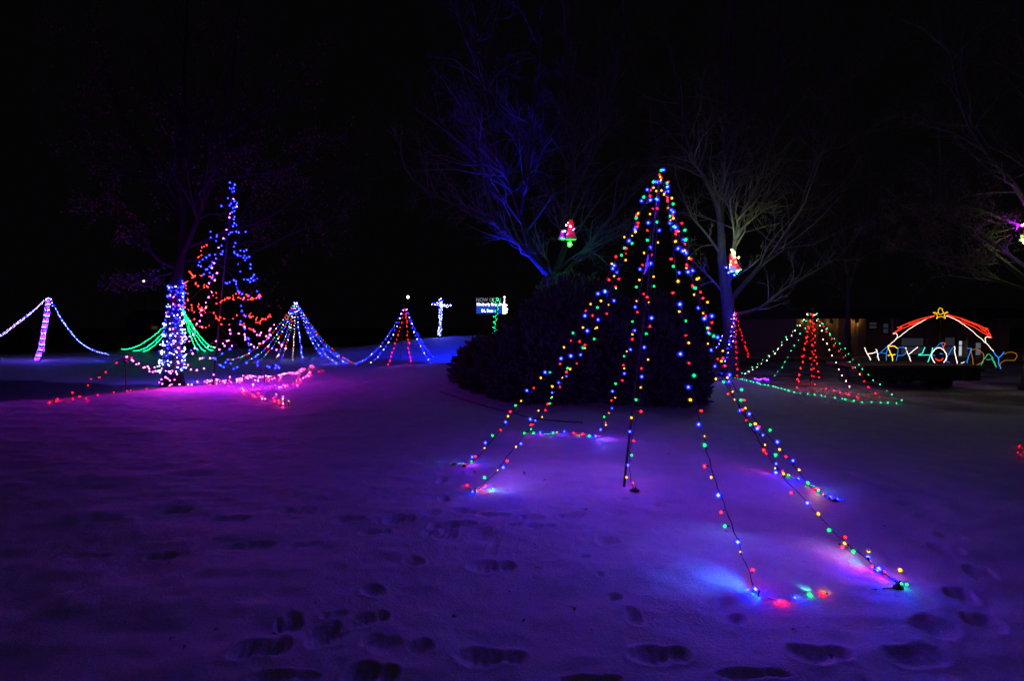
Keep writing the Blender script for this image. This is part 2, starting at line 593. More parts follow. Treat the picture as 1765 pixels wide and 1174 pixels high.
# road beyond the snow
rd = MB()
xs = np.linspace(-120, 120, 61)
vs = []
for x in xs:
    for yy in (56.0, 64.0):
        vs.append((x, yy, hgt(x, yy) + 0.004 if False else float(base_h(np.array([x]), np.array([yy]))[0]) + 0.06))
rd.add(vs, [(2 * i, 2 * i + 2, 2 * i + 3, 2 * i + 1) for i in range(60)])
road = rd.build('road', mat('asphalt', (0.05, 0.05, 0.05), 0.85, 0.25, 8, 0.3))
road['kind'] = 'structure'


# ------------------------------------------------------------------ bare trees
def grow(out, p, d, L, r, level, maxlevel, spread, up, dens=1.0):
    nseg = max(3, int(5 - level * 0.5))
    pts = [p.copy()]; rad = [r]
    dd = d.normalized()
    for i in range(nseg):
        k = 0.16 + 0.05 * level
        dd = (dd + Vector((rng.gauss(0, k), rng.gauss(0, k), rng.gauss(0, k) + up * 0.12))).normalized()
        pts.append(pts[-1] + dd * (L / nseg))
        rad.append(max(r * (1 - 0.75 * (i + 1) / nseg), 0.0022))
    out.append((level, pts, rad))
    if level >= maxlevel:
        return
    nchild = max(2, int(round(rng.choice((4, 5, 6, 7)) * dens)))
    for _ in range(nchild):
        t = rng.uniform(0.22, 1.0)
        i = min(int(t * nseg), nseg - 1)
        q = pts[i].lerp(pts[i + 1], t * nseg - i)
        axis = (pts[i + 1] - pts[i]).normalized()
        s = Vector((rng.gauss(0, 1), rng.gauss(0, 1), rng.gauss(0, 1)))
        s = (s - axis * s.dot(axis)).normalized()
        a = math.radians(rng.uniform(18, spread))
        cd = axis * math.cos(a) + s * math.sin(a)
        cl = L * rng.uniform(0.38, 0.68) * (1.05 - 0.35 * t)
        cr = max(rad[i] * rng.uniform(0.4, 0.6), 0.0028)
        grow(out, q, cd, cl, cr, level + 1, maxlevel, spread, up, dens)


def bare_tree(label, base, trunk_pts, trunk_r, limbs, group, maxlevel=4, spread=48, up=0.6, leaves=0, dens=1.0, leafzone=None, bark=None, twig=None, slim=0.72):
    """trunk_pts and limbs: lists of world points with start radius; branching grows from the limbs"""
    t = thing('bare_tree', label, 'tree', base, group)
    mb = MB()
    tp = catmull(trunk_pts, 6)
    nt = len(tp)
    rr = [trunk_r * (1.2 - 0.68 * i / (nt - 1)) * (1 + 0.35 * math.exp(-i / 2.5)) for i in range(nt)]
    mb.tube([p + Vector((rng.gauss(0, .006), rng.gauss(0, .006), 0)) for p in tp], rr, 12)
    br = []
    for pts, r0, r1 in limbs:
        r0 *= slim; r1 *= slim
        lp = catmull(pts, 6)
        m = len(lp)
        rad = [r0 + (r1 - r0) * i / (m - 1) for i in range(m)]
        mb.tube(lp, rad, 8)
        LL = sum((a - b).length for a, b in zip(lp[:-1], lp[1:]))
        cnt = int(LL * 4.2 * dens) + 3
        for _ in range(cnt):
            u = rng.uniform(0.18, 1.0)
            i = min(int(u * (m - 1)), m - 2)
            axis = (lp[i + 1] - lp[i]).normalized()
            s = Vector((rng.gauss(0, 1), rng.gauss(0, 1), rng.gauss(0, 1)))
            s = (s - axis * s.dot(axis)).normalized()
            a = math.radians(rng.uniform(20, spread))
            grow(br, lp[i], axis * math.cos(a) + s * math.sin(a), LL * rng.uniform(0.22, 0.42) * (1.15 - 0.5 * u), rad[i] * 0.45, 2, maxlevel, spread, up, dens)
        grow(br, lp[-1], (lp[-1] - lp[-2]), LL * 0.35, r1, 2, maxlevel, spread, up, dens)
    mb.build('trunk', bark or M_bark, t, True)
    cb = MB()
    tips = []
    for lev, pts, rad in br:
        cb.tube(pts, rad, 5 if lev <= 2 else 3, cap=False)
        if lev >= maxlevel - 1:
            tips.extend(pts[1:])
    c = cb.build('crown', twig or M_twig, t, True)
    c['kind'] = 'stuff'
    if leaves:
        lb = MB()
        if leafzone:
            tips = [p for p in tips if leafzone(p)] or tips
        for _ in range(leaves):
            p = rng.choice(tips) + Vector((rng.gauss(0, .06), rng.gauss(0, .06), rng.gauss(0, .06)))
            u = Vector((rng.gauss(0, 1), rng.gauss(0, 1), rng.gauss(0, 1))).normalized()
            w = u.orthogonal().normalized()
            s = rng.uniform(0.022, 0.05)
            q = [p - u * s, p + w * s * 0.55, p + u * s * 0.9, p - w * s * 0.55 + u.cross(w) * s * 0.3]
            lb.add([tuple(k) for k in q], [(0, 1, 2), (0, 2, 3)])
        lo = lb.build('dry_leaves', M_leaf, t)
        lo['kind'] = 'stuff'
    return t


def limb(spec, r0, r1):
    return ([at(*s) for s in spec], r0, r1)


# centre tree behind the shrubs: two blue-lit forks to the left, upright limbs to the right
cb_ = gp(962, 660); cb_ = Vector((1.1, 13.2, hgt(1.1, 13.2)))
bare_tree('bare tree behind the dark shrubs with forked limbs lit blue', cb_,
          [cb_, at(958, 560, 13.2), at(952, 500, 13.2), at(948, 468, 13.2)], 0.2, [
    limb([(948, 475, 13.2), (925, 452, 13.1), (903, 428, 13), (868, 398, 12.8), (840, 378, 12.6), (800, 358, 12.3), (755, 338, 12), (712, 310, 11.6)], 0.13, 0.02),
    limb([(868, 398, 12.8), (848, 365, 12.8), (838, 320, 12.9), (820, 260, 13), (800, 200, 13.2)], 0.085, 0.025),
    limb([(940, 470, 13.2), (915, 430, 13.3), (897, 370, 13.5), (880, 318, 13.7), (858, 270, 13.9), (845, 190, 14.2), (830, 90, 14.4), (815, -20, 14.6)], 0.12, 0.03),
    limb([(897, 370, 13.5), (905, 320, 13.2), (915, 250, 13), (925, 150, 12.8), (930, 20, 12.6)], 0.07, 0.025),
    limb([(952, 480, 13.2), (975, 420, 13.5), (982, 350, 13.7), (990, 270, 14), (985, 180, 14.2), (975, 60, 14.4)], 0.12, 0.03),
    limb([(982, 350, 13.7), (1010, 290, 13.5), (1040, 210, 13.2), (1060, 120, 13), (1075, 20, 12.9)], 0.07, 0.025),
    limb([(958, 490, 13.2), (1000, 440, 12.8), (1040, 390, 12.5), (1085, 340, 12.2), (1130, 270, 12)], 0.09, 0.025),
    limb([(952, 478, 13.2), (940, 440, 12.6), (925, 405, 12.1), (920, 370, 11.8)], 0.05, 0.012),
    limb([(958, 470, 13.2), (985, 445, 12.6), (1020, 425, 12.2), (1075, 405, 12)], 0.05, 0.012),
    limb([(975, 420, 13.5), (962, 388, 12.9), (955, 360, 12.5), (948, 340, 12.2)], 0.04, 0.01),
], 'bare trees of the park', dens=0.92)

# right-hand tree with the brightly lit bell in its fork
rb = Vector(gp(1262, 648)); rb = Vector((6.75, 15.8, hgt(6.75, 15.8)))
bare_tree('tall bare tree with blue trunk behind the smaller red and blue light tree', rb,
          [rb, at(1258, 590, 15.8), at(1255, 530, 15.8), at(1250, 490, 15.8), at(1244, 440, 15.8), at(1243, 400, 15.8)], 0.2, [
    limb([(1243, 405, 15.8), (1238, 360, 15.6), (1222, 320, 15.4), (1200, 280, 15.2), (1180, 220, 15), (1165, 130, 14.8), (1150, 20, 14.6)], 0.14, 0.03),
    limb([(1243, 405, 15.8), (1245, 340, 16), (1250, 260, 16.2), (1255, 160, 16.4), (1260, 20, 16.6)], 0.13, 0.03),
    limb([(1253, 500, 15.8), (1262, 450, 15.3), (1268, 410, 15), (1278, 370, 14.8), (1300, 330, 14.6), (1320, 280, 14.4), (1335, 190, 14.2), (1345, 60, 14)], 0.12, 0.03),
    limb([(1268, 410, 15), (1264, 380, 15.3), (1268, 310, 15.5), (1290, 210, 15.7), (1300, 90, 15.9)], 0.07, 0.025),
    limb([(1256, 520, 15.8), (1300, 470, 16.2), (1345, 420, 16.5), (1375, 370, 16.8), (1400, 290, 17), (1420, 200, 17.2), (1435, 90, 17.4)], 0.12, 0.03),
    limb([(1345, 420, 16.5), (1390, 380, 16.2), (1430, 345, 16), (1480, 300, 15.8)], 0.06, 0.02),
    limb([(1258, 545, 15.8), (1310, 530, 15.4), (1350, 500, 15.1), (1400, 470, 14.9), (1450, 440, 14.7)], 0.08, 0.02),
    limb([(1252, 510, 15.8), (1225, 480, 15.5), (1195, 450, 15.3), (1170, 420, 15.2)], 0.06, 0.015),
    limb([(1244, 440, 15.8), (1215, 400, 15.3), (1190, 370, 15), (1170, 320, 14.8)], 0.06, 0.02),
    limb([(1275, 378, 14.8), (1310, 358, 14.5), (1345, 340, 14.3), (1380, 300, 14.2)], 0.04, 0.012),
    limb([(1262, 480, 15.4), (1290, 462, 15), (1310, 445, 14.8), (1330, 418, 14.7)], 0.03, 0.008),
], 'bare trees of the park', dens=0.85)

# tree at the right edge
eb = Vector((12.9, 12.6, hgt(12.9, 12.6)))
bare_tree('bare tree with brown leaves and low spreading limbs at the right edge', eb,
          [eb, at(1785, 600, 12.6), at(1782, 520, 12.6), at(1785, 440, 12.6)], 0.2, [
    limb([(1783, 505, 12.6), (1735, 488, 12.4), (1690, 472, 12.2), (1650, 447, 12), (1600, 430, 11.8), (1565, 425, 11.6)], 0.07, 0.015),
    limb([(1784, 495, 12.6), (1735, 455, 12.3), (1700, 428, 12.1), (1668, 402, 12), (1640, 370, 11.8), (1620, 320, 11.7)], 0.085, 0.02),
    limb([(1784, 470, 12.6), (1740, 440, 12.9), (1690, 400, 13.2), (1640, 380, 13.5), (1570, 360, 13.8)], 0.07, 0.02),
    limb([(1785, 400, 12.6), (1740, 382, 12.4), (1690, 362, 12.2), (1650, 350, 12), (1590, 335, 11.8)], 0.06, 0.015),
    limb([(1785, 380, 12.6), (1750, 320, 12.3), (1700, 260, 12), (1660, 190, 11.8), (1640, 90, 11.6)], 0.1, 0.03),
    limb([(1700, 260, 12), (1650, 230, 12.2), (1600, 215, 12.4), (1560, 200, 12.5)], 0.05, 0.015),
    limb([(1785, 420, 12.6), (1790, 300, 12.8), (1780, 160, 13), (1750, 20, 13.2)], 0.12, 0.03),
], 'bare trees of the park', leaves=5200, dens=0.85, leafzone=lambda p: p.z < 5.2)

# left tree, its trunk wrapped in lights
LTY = 17.0
lb_ = Vector(((297 - CX) / F * LTY, LTY, hgt((297 - CX) / F * LTY, LTY)))
bare_tree('large leafy dark tree whose trunk is wrapped in blue lights', lb_,
          [lb_, at(297, 590, LTY), at(301, 530, LTY), at(305, 480, LTY), at(312, 440, LTY)], 0.23, [
    limb([(310, 450, 17), (315, 380, 17.2), (310, 300, 17.4), (315, 200, 17.6), (320, 80, 17.8), (325, -30, 18)], 0.17, 0.04),
    limb([(312, 445, 17), (335, 390, 16.8), (365, 310, 16.5), (385, 240, 16.3), (400, 140, 16), (410, 20, 15.8)], 0.13, 0.03),
    limb([(385, 240, 16.3), (440, 200, 16.4), (500, 150, 16.6), (550, 90, 16.8)], 0.07, 0.02),
    limb([(310, 465, 17), (270, 445, 16.6), (245, 410, 16.3), (200, 380, 16), (150, 330, 15.8)], 0.1, 0.02),
    limb([(315, 380, 17.2), (270, 310, 17), (230, 230, 16.8), (190, 150, 16.6), (170, 60, 16.4)], 0.09, 0.025),
    limb([(312, 430, 17), (390, 400, 17.4), (470, 370, 17.8), (540, 320, 18.2), (600, 280, 18.6)], 0.1, 0.02),
    limb([(365, 310, 16.5), (430, 300, 16), (500, 290, 15.7), (560, 240, 15.4)], 0.06, 0.02),
    limb([(270, 310, 17), (220, 300, 17.4), (160, 260, 17.8), (120, 200, 18)], 0.06, 0.015),
    limb([(312, 450, 17), (420, 440, 18), (510, 400, 18.4), (590, 370, 18.8)], 0.07, 0.02),
    limb([(300, 470, 17), (250, 480, 17.5), (210, 490, 18)], 0.05, 0.015),
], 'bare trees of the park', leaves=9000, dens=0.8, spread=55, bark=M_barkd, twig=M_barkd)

# slim tree in front of the building
yb = gp(1461, 634)
bare_tree('slim young bare tree standing before the tan building', yb,
          [yb, at(1461, 590, yb.y), at(1462, 540, yb.y), at(1463, 480, yb.y)], 0.11, [
    limb([(1463, 485, yb.y), (1455, 430, yb.y + .3), (1450, 350, yb.y + .6), (1455, 250, yb.y + .8)], 0.07, 0.015),
    limb([(1463, 500, yb.y), (1480, 440, yb.y - .2), (1495, 370, yb.y - .4), (1500, 290, yb.y - .6)], 0.06, 0.015),
    limb([(1462, 520, yb.y), (1440, 480, yb.y - .2), (1425, 430, yb.y - .4)], 0.04, 0.012),
], 'bare trees of the park', dens=0.6)


# ------------------------------------------------------------------ evergreen shrubs
def shrub(label, cat, lobes, nspray, size, spiky=0.0, group='dark evergreen shrubs'):
    base = Vector((sum(l[0][0] for l in lobes) / len(lobes), sum(l[0][1] for l in lobes) / len(lobes), 0))
    base.z = hgt(base.x, base.y)
    t = thing('evergreen_shrub', label, cat, base, group)
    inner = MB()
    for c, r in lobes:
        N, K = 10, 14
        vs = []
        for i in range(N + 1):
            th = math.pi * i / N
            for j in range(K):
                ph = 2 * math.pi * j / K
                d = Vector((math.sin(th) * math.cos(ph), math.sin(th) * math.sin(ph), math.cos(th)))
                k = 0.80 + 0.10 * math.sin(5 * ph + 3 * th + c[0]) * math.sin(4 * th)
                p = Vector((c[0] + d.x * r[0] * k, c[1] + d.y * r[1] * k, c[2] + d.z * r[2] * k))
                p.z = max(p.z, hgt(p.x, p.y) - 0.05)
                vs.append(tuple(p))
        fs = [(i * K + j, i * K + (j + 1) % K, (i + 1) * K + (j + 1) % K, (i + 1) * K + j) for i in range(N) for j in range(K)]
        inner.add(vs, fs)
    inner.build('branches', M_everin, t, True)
    vols = [l[1][0] * l[1][1] * l[1][2] for l in lobes]
    fb = MB()
    for _ in range(nspray):
        c, r = rng.choices(lobes, vols)[0]
        d = Vector((rng.gauss(0, 1), rng.gauss(0, 1), rng.gauss(0, 1))).normalized()
        ph = math.atan2(d.y, d.x)
        k = 0.9 + 0.13 * math.sin(7 * ph + 5 * d.z + c[0]) * math.sin(6 * d.z + c[1]) + rng.uniform(-0.14, 0.1)
        p = Vector((c[0] + d.x * r[0] * k, c[1] + d.y * r[1] * k, c[2] + d.z * r[2] * k))
        g = hgt(p.x, p.y)
        if p.z < g:
            p.z = g + rng.uniform(0.0, 0.25)
        u = (d + Vector((0, 0, 0.5)) + Vector((rng.gauss(0, .5), rng.gauss(0, .5), rng.gauss(0, .5)))).normalized()
        w = u.orthogonal().normalized()
        w = Matrix.Rotation(rng.uniform(0, 6.28), 3, u) @ w
        s = size * rng.uniform(0.6, 1.5) * (1 + (spiky if rng.random() < 0.12 else 0))
        q = [p, p + u * s * 0.5 + w * s * 0.2, p + u * s, p + u * s * 0.5 - w * s * 0.2,
             p + u * s * 0.55 + u.cross(w) * s * 0.28]
        fb.add([tuple(x) for x in q], [(0, 1, 2), (0, 2, 3), (0, 4, 2)])
    f = fb.build('foliage', M_ever, t)
    f['kind'] = 'stuff'
    return t


shrub('low spreading dark juniper with ragged tips left of the tall shrubs', 'shrub', [
    ((-0.55, 13.6, 0.45), (0.85, 1.3, 0.8)), ((-1.15, 14.6, 0.25), (0.55, 0.8, 0.6)), ((-0.1, 12.3, 0.5), (0.75, 1.1, 0.85)),
    ((-0.55, 12.6, 0.2), (0.5, 0.7, 0.45)), ((0.1, 11.5, 0.5), (0.6, 0.9, 1.0))], 15000, 0.12, 0.9)
shrub('broad tall black-green shrub straight behind the nearest light tree', 'shrub', [
    ((1.35, 11.9, 1.1), (1.25, 1.3, 1.55)), ((0.75, 11.3, 0.6), (0.85, 1.2, 1.2)), ((2.0, 11.2, 0.9), (0.9, 1.0, 1.35)), ((1.2, 11.0, 0.5), (0.9, 0.75, 0.9))], 17000, 0.13, 0.5)
shrub('dense upright dark shrub on the right of the broad one', 'shrub', [
    ((3.0, 11.0, 0.85), (0.95, 0.95, 1.35)), ((3.45, 10.9, 0.5), (0.68, 0.9, 1.0)), ((2.75, 10.5, 0.4), (0.8, 0.65, 0.9))], 13000, 0.12, 0.4)

# ------------------------------------------------------------------ nearest light tree
apx = (1138, 292)
AP = at(apx[0], apx[1], 5.15)
PB = gp(1075, 838)
near = thing('light_tree', 'nearest and largest light tree, a leaning pole with multicoloured strings', 'light tree', PB, 'string light trees')
pb = MB()
mid = PB.lerp(AP, 0.25)
pb.tube([PB - Vector((0, 0, .05)), PB.lerp(AP, 0.13), mid], 0.0125, 8)
pb.tube([mid, PB.lerp(AP, 0.6) + Vector((0.01, 0, 0)), AP], 0.0075, 8)
pb.lathe([(0, 0), (0.017, 0), (0.017, .05), (0, .05)], 8, 0, Matrix.Translation(mid - Vector((0, 0, .025))))
pb.build('pole', M_pole, near, True)
cl = MB()
cp = at(1115, 456, 5.1)
cl.box(cp, (0.03, 0.022, 0.035))
cl.tube([cp, cp + Vector((-0.012, 0, -0.05)), cp + Vector((-0.03, -0.005, -0.095))], [0.009, 0.012, 0.006], 6)
cl.tube([cp, cp + Vector((0.006, 0, 0.05)), cp + Vector((0.012, 0, 0.1))], [0.006, 0.008, 0.004], 6)
cl.build('plug', M_tag, near)

PAT = ['yellow', 'blue', 'red', 'green', 'blue', 'yellow', 'red', 'blue', 'yellow', 'green', 'red']


def near_string(parent, pts, spacing=0.092, start=0.0, off=0.022, pat=PAT, shift=0, skip=()):
    cord = resample(pts, 0.02)
    ph = rng.uniform(0, 6)
    cc = []
    for i, p in enumerate(cord):
        cc.append(p + Vector((math.sin(i * 0.9 + ph), math.cos(i * 0.7 + ph), math.sin(i * 0.55)) ) * 0.0035)
    s = cord_obj(parent, cc, 0.0036, 4, 0.0012)
    bp_ = resample(pts, spacing)
    for i, p in enumerate(bp_):
        if i * spacing < start or i in skip:
            continue
        q = p + Vector((rng.gauss(0, .008), rng.gauss(0, .008), rng.gauss(0, .008)))
        d = Vector((rng.uniform(-1, 1), rng.uniform(-1, 1), rng.uniform(-0.5, 0.7))).normalized()
        q = q + d * off
        g = hgt(q.x, q.y) + 0.012
        if q.z < g:
            q.z = g; d.z = abs(d.z) * 0.2
        put_bulb(s, q, pat[(i + shift) % len(pat)], rng.uniform(0.85, 1.2), d)
    return s


STR = [
    ([(1062, 448), (1003, 560), (950, 640), (905, 688), (862, 742), (822, 790), (800, 803)], gp(800, 803)),
    ([(1085, 410), (1055, 490), (1022, 560), (968, 655), (925, 720), (905, 748), (870, 793), (845, 825), (818, 850)], gp(818, 850)),
    ([(1122, 400), (1100, 520), (1085, 595), (1066, 665), (1048, 715), (1030, 752)], gp(1030, 752)),
    ([(1132, 400), (1122, 500), (1114, 580), (1106, 660), (1098, 715), (1087, 770), (1085, 810), (1092, 846)], gp(1092, 846)),
    ([(1152, 360), (1163, 450), (1176, 545), (1190, 650), (1208, 735), (1230, 820), (1252, 880), (1283, 965), (1306, 1032)], gp(1306, 1032)),
    ([(1155, 350), (1185, 450), (1215, 545), (1250, 650), (1290, 730), (1345, 815), (1390, 865), (1440, 920), (1500, 970), (1552, 1012)], gp(1552, 1012)),
    ([(1165, 375), (1200, 470), (1232, 580), (1265, 665), (1310, 735), (1362, 795), (1400, 842), (1440, 866)], gp(1440, 866)),
    ([(1150, 345), (1178, 430), (1206, 530), (1240, 640), (1278, 705), (1322, 770), (1345, 818)], gp(1350, 822)),
    ([(1100, 372), (1072, 455), (1040, 545), (1000, 610), (958, 672), (928, 722), (908, 746)], gp(908, 747)),
]
for k, (wp, anchor) in enumerate(STR):
    near_string(near, way(apx, 5.15, wp, anchor.y), spacing=[.093, .09, .096, .105, .098, .092, .095, .11, .12][k], start=[.03, .0, .05, .08, .04, .0, .03, .06, .09][k], shift=k * 3)
# runs of the string along the snow
def on_snow(pxs, dz=0.008):
    return catmull([gp(x, y, dz) for x, y in pxs], 8)


near_string(near, on_snow([(908, 747), (935, 748), (968, 748), (998, 750), (1030, 756)]), 0.115, 0.06, 0.006, ['red', 'green', 'blue', 'green', 'yellow', 'blue', 'red'])
near_string(near, on_snow([(1306, 1033), (1340, 1042), (1368, 1034), (1395, 1030), (1432, 1032)]), 0.115, 0.0, 0.008, ['green', 'red', 'blue', 'green', 'red', 'yellow'])
near_string(near, on_snow([(1345, 818), (1372, 830), (1402, 845), (1418, 855), (1438, 866)]), 0.13, 0.0, 0.008, ['red', 'green', 'blue', 'yellow'])
cord_obj(near, [p + Vector((0, 0, .004)) for p in on_snow([(1432, 1031), (1470, 1023), (1515, 1020), (1552, 1014)], 0.0)], 0.0036, 4, 0.003)
# extra bulbs beside the stakes, lying on the snow
tail = cord_obj(near, on_snow([(1552, 1013), (1540, 1006), (1520, 996), (1505, 990)], 0.02), 0.003, 4, 0.003)
for (x, y, c, s) in ((1519, 993, 'blue', 1.5), (1506, 984, 'red', 1.0), (1554, 993, 'yellow', 1.3), (1565, 1018, 'green', .8), (1448, 940, 'red', 1.1), (1468, 947, 'green', 1.2), (1497, 950, 'yellow', 1.2)):
    if y < 960:
        put_bulb(tail, at(x, y, gp(1500, 975).y + 0.08), c, s)
    else:
        put_bulb(tail, gp(x, y, 0.02), c, s, Vector((-0.6, -0.2, 0.5)))
tail2 = cord_obj(near, on_snow([(818, 850), (812, 846), (804, 842), (800, 839)], 0.01), 0.003, 4, 0.003)
for (x, y, c, s) in ((803, 839, 'red', 1.0), (812, 849, 'blue', .7), (848, 846, 'green', .8)):
    put_bulb(tail2, gp(x, y, 0.012), c, s, Vector((0.7, -0.3, -0.2)))
tail3 = cord_obj(near, on_snow([(800, 803), (802, 798), (798, 800)], 0.02), 0.003, 4, 0.002)
put_bulb(tail3, gp(803, 806, 0.03), 'red', 1.2); put_bulb(tail3, gp(812, 799, 0.02), 'green', .9)
# spot lamps added for beams of low diodes, and wide ones brightening the snow
def beam(src, dst, lift, color, power, deg):
    a = gp(src[0], src[1], lift)
    b_ = gp(dst[0], dst[1], -.02)
    ld = bpy.data.lights.new('added_beam', 'SPOT')
    ld.energy = power; ld.color = color; ld.spot_size = math.radians(deg); ld.spot_blend = 1.0; ld.shadow_soft_size = .01
    o = bpy.data.objects.new('added_beam', ld)
    COL.objects.link(o)
    o.parent = near
    o.location = a - near.location
    o.rotation_euler = (b_ - a).to_track_quat('-Z', 'Y').to_euler()


for bm in (((1300, 1024), (1190, 985), .09, (.01, .12, 1), 2.6, 80), ((1303, 1028), (1240, 1012), .05, (.02, .45, 1), .45, 80), ((1310, 1034), (1290, 1040), .04, (.0, 1, .4), .12, 90),
           ((1345, 1042), (1355, 1046), .04, (1, .01, .12), .16, 100), ((1370, 1032), (1385, 1045), .05, (.01, .03, 1), .5, 100), ((1395, 1028), (1380, 1015), .05, (.05, 1, .5), .15, 80), ((1420, 1030), (1425, 1022), .05, (1, .35, .03), .15, 90),
           ((1519, 993), (1545, 1022), .07, (.01, .05, 1), 1.0, 90), ((1507, 986), (1480, 978), .05, (.6, .01, 1), .5, 90), ((1500, 968), (1420, 945), .09, (1, .35, .25), .8, 70), ((1505, 985), (1455, 962), .06, (.1, .7, .8), .5, 60),
           ((830, 845), (870, 848), .06, (.05, .9, .6), .5, 90), ((812, 846), (900, 835), .10, (.45, .12, 1), 2.2, 90), ((803, 838), (800, 842), .03, (1, .01, .06), .12, 110), ((806, 800), (780, 798), .06, (.05, .7, .9), .35, 90), ((806, 800), (835, 798), .06, (.05, .7, .9), .35, 90), ((802, 804), (803, 808), .04, (1, .02, .03), .12, 120),
           ((1350, 822), (1290, 812), .09, (1, .02, .35), 1.2, 70), ((1372, 830), (1340, 845), .08, (.1, .05, 1), .9, 90), ((1385, 835), (1400, 838), .05, (.02, .9, .5), .25, 100), ((1405, 842), (1425, 850), .05, (.03, .1, 1), .5, 100), ((1415, 852), (1385, 862), .07, (1, .4, .1), .5, 80),
           ((1085, 800), (1000, 835), .55, (.34, .12, 1), 2.6, 125), ((1260, 900), (1225, 955), .35, (.10, .16, 1), 2.4, 110), ((1300, 1015), (1190, 990), .22, (.03, .13, 1), 2.2, 100), ((850, 820), (930, 825), .4, (.38, .12, 1), 1.4, 125), ((1470, 950), (1400, 960), .3, (.30, .12, 1), 1.2, 115), ((1560, 1010), (1530, 1035), .12, (.01, .06, 1), .8, 110),  # wide fill spots added to brighten the snow, without bulbs of their own
           ((1028, 756), (1060, 768), .09, (.12, .12, 1), 2.2, 90), ((1035, 758), (1065, 758), .07, (.7, .02, 1), .6, 90), ((930, 748), (925, 756), .05, (1, .02, .15), .4, 110), ((965, 748), (970, 756), .05, (.2, .03, 1), .5, 110), ((945, 748), (945, 752), .05, (.02, 1, .5), .2, 100), ((1000, 750), (990, 752), .05, (1, .5, .05), .2, 100)):
    beam(*bm[:4], bm[4] * (2.4 if bm[3][2] > .3 else 1.5), bm[5])
# stakes
for (x, y, w) in ((800, 806, .05), (818, 851, .02), (1094, 848, .1), (1306, 1034, .03), (1548, 1017, .07), (1440, 867, .07), (1030, 756, .02)):
    p = gp(x, y)
    sb = MB()
    sb.tube([p + Vector((0, 0, -.05)), p + Vector((0.004, 0, .035)), p + Vector((0.012, 0, .05))], 0.006, 6)
    if w > .04:
        sb.lathe([(0, 0), (w * .5, .0), (w * .46, .018), (w * .2, .03), (0, .03)], 8, 0, Matrix.Translation(p) @ Matrix.Diagonal((1, .6, 1, 1)))
    sb.build('stake', M_dark, near)
lp_ = gp(1441, 866, .012)
lo = MB()
lo.tube([lp_ + Vector((.01, 0, 0)), lp_ + Vector((.06, .03, .01)), lp_ + Vector((.085, 0, .005)), lp_ + Vector((.06, -.03, 0)), lp_ + Vector((.02, -.01, 0))], 0.003, 5)
lo.build('cord_loop', M_cord, near)


# ------------------------------------------------------------------ the other light trees
def light_tree(label, apex, poleb, strings, r, cat='light tree', pole_r=0.012):
    """strings: (points, colours, spacing) with world points"""
    t = thing('light_tree', label, cat, poleb, 'string light trees')
    pb = MB()
    pb.tube([poleb - Vector((0, 0, .05)), poleb.lerp(apex, .5), apex + Vector((0, 0, .03))], [pole_r, pole_r * .9, pole_r * .7], 6)
    pb.build('pole', M_pole, t)
    for pts, cols, sp in strings:
        s = cord_obj(t, resample(pts, 0.08), 0.003, 3, 0.004)
        items = []
        for i, p in enumerate(resample(pts, sp * 1.7)):
            if i == 0:
                continue
            q = p + Vector((rng.gauss(0, .015), rng.gauss(0, .015), rng.gauss(0, .015)))
            q.z = max(q.z, hgt(q.x, q.y) + r)
            items.append((q, cols[i % len(cols)]))
        if items:
            far_bulbs(s, items, r * 0.62)
    return t


def hg(ap, px, py, sag, Y=None):
    b = gp(px, py, .02) if Y is None else at(px, py, Y)
    return hang(ap, b, sag)


# pale purple light tree at the left edge
Y = gp(62, 622).y
A = at(82, 511, Y)
PBs = gp(70, 621)
st = []
for dx in (-3, -1, 1, 3, 5):
    st.append((way((82 + dx * .6, 512), Y, [(80 + dx, 540), (75 + dx, 570), (70 + dx, 598), (62 + dx, 621)], Y), ['purple', 'white', 'blue', 'purple'], 0.05))
st.append((way((84, 515), Y, [(80, 550), (76, 585), (76, 606)], Y), ['purple'], 0.06))
st.append((way((82, 512), Y, [(60, 533), (30, 556), (0, 578), (-30, 596), (-60, 608)], Y + 1), ['white', 'purple', 'white', 'blue'], 0.05))
st.append((way((82, 514), Y, [(58, 536), (30, 559), (0, 581), (-30, 599), (-60, 610)], Y + 1), ['purple', 'white', 'white'], 0.06))
st.append((way((84, 512), Y, [(95, 532), (112, 560), (135, 588), (160, 603), (190, 612)], Y - .5), ['white', 'blue', 'white', 'blue'], 0.06))
st.append((way((86, 512), Y, [(98, 535), (115, 562), (138, 589), (163, 605), (176, 608)], Y - .4), ['blue', 'white'], 0.085))
light_tree('violet white light tree with a thick bright middle at the far left', A, PBs, st, 0.021)

# green light tree behind the wrapped trunk
Y = 21.5
A = at(314, 531, Y)
st = [(hg(A, *p), ['green'], .13) for p in ((209, 602, .55), (229, 605, .55), (247, 606, .4), (341, 604, .35), (367, 604, .5), (372, 599, .5), (354, 606, .4))]
light_tree('green light tree half hidden behind the light-wrapped trunk', A, gp(316, 606), st, 0.02)

# multicoloured white and blue light tree in the middle distance
Yp = gp(508, 622).y
A = at(510, 518, Yp)
st = []
MULTI = ['yellow', 'white', 'green', 'pink', 'blue', 'white', 'red']
for (p, cols, sp) in (((393, 621, .75), MULTI, .1), ((425, 623, .6), ['blue', 'white', 'green', 'pink'], .1), ((443, 624, .55), MULTI, .09), ((474, 621, .35), ['blue', 'green', 'white', 'yellow'], .09),
                      ((504, 622, .1), ['warm', 'white', 'yellow'], .09), ((521, 618, .15), ['white', 'blue'], .09), ((558, 617, .45), ['blue', 'white'], .1), ((579, 627, .5), ['blue', 'white'], .1),
                      ((601, 628, .55), ['white', 'blue', 'blue'], .1), ((616, 629, .6), ['blue', 'yellow', 'red', 'green'], .11), ((486, 619, .3), MULTI, .12)):
    st.append((hg(A, *p), cols, sp))
light_tree('white, blue and mixed light tree right of the tall flag-coloured one', A, gp(508, 622), st, 0.02)

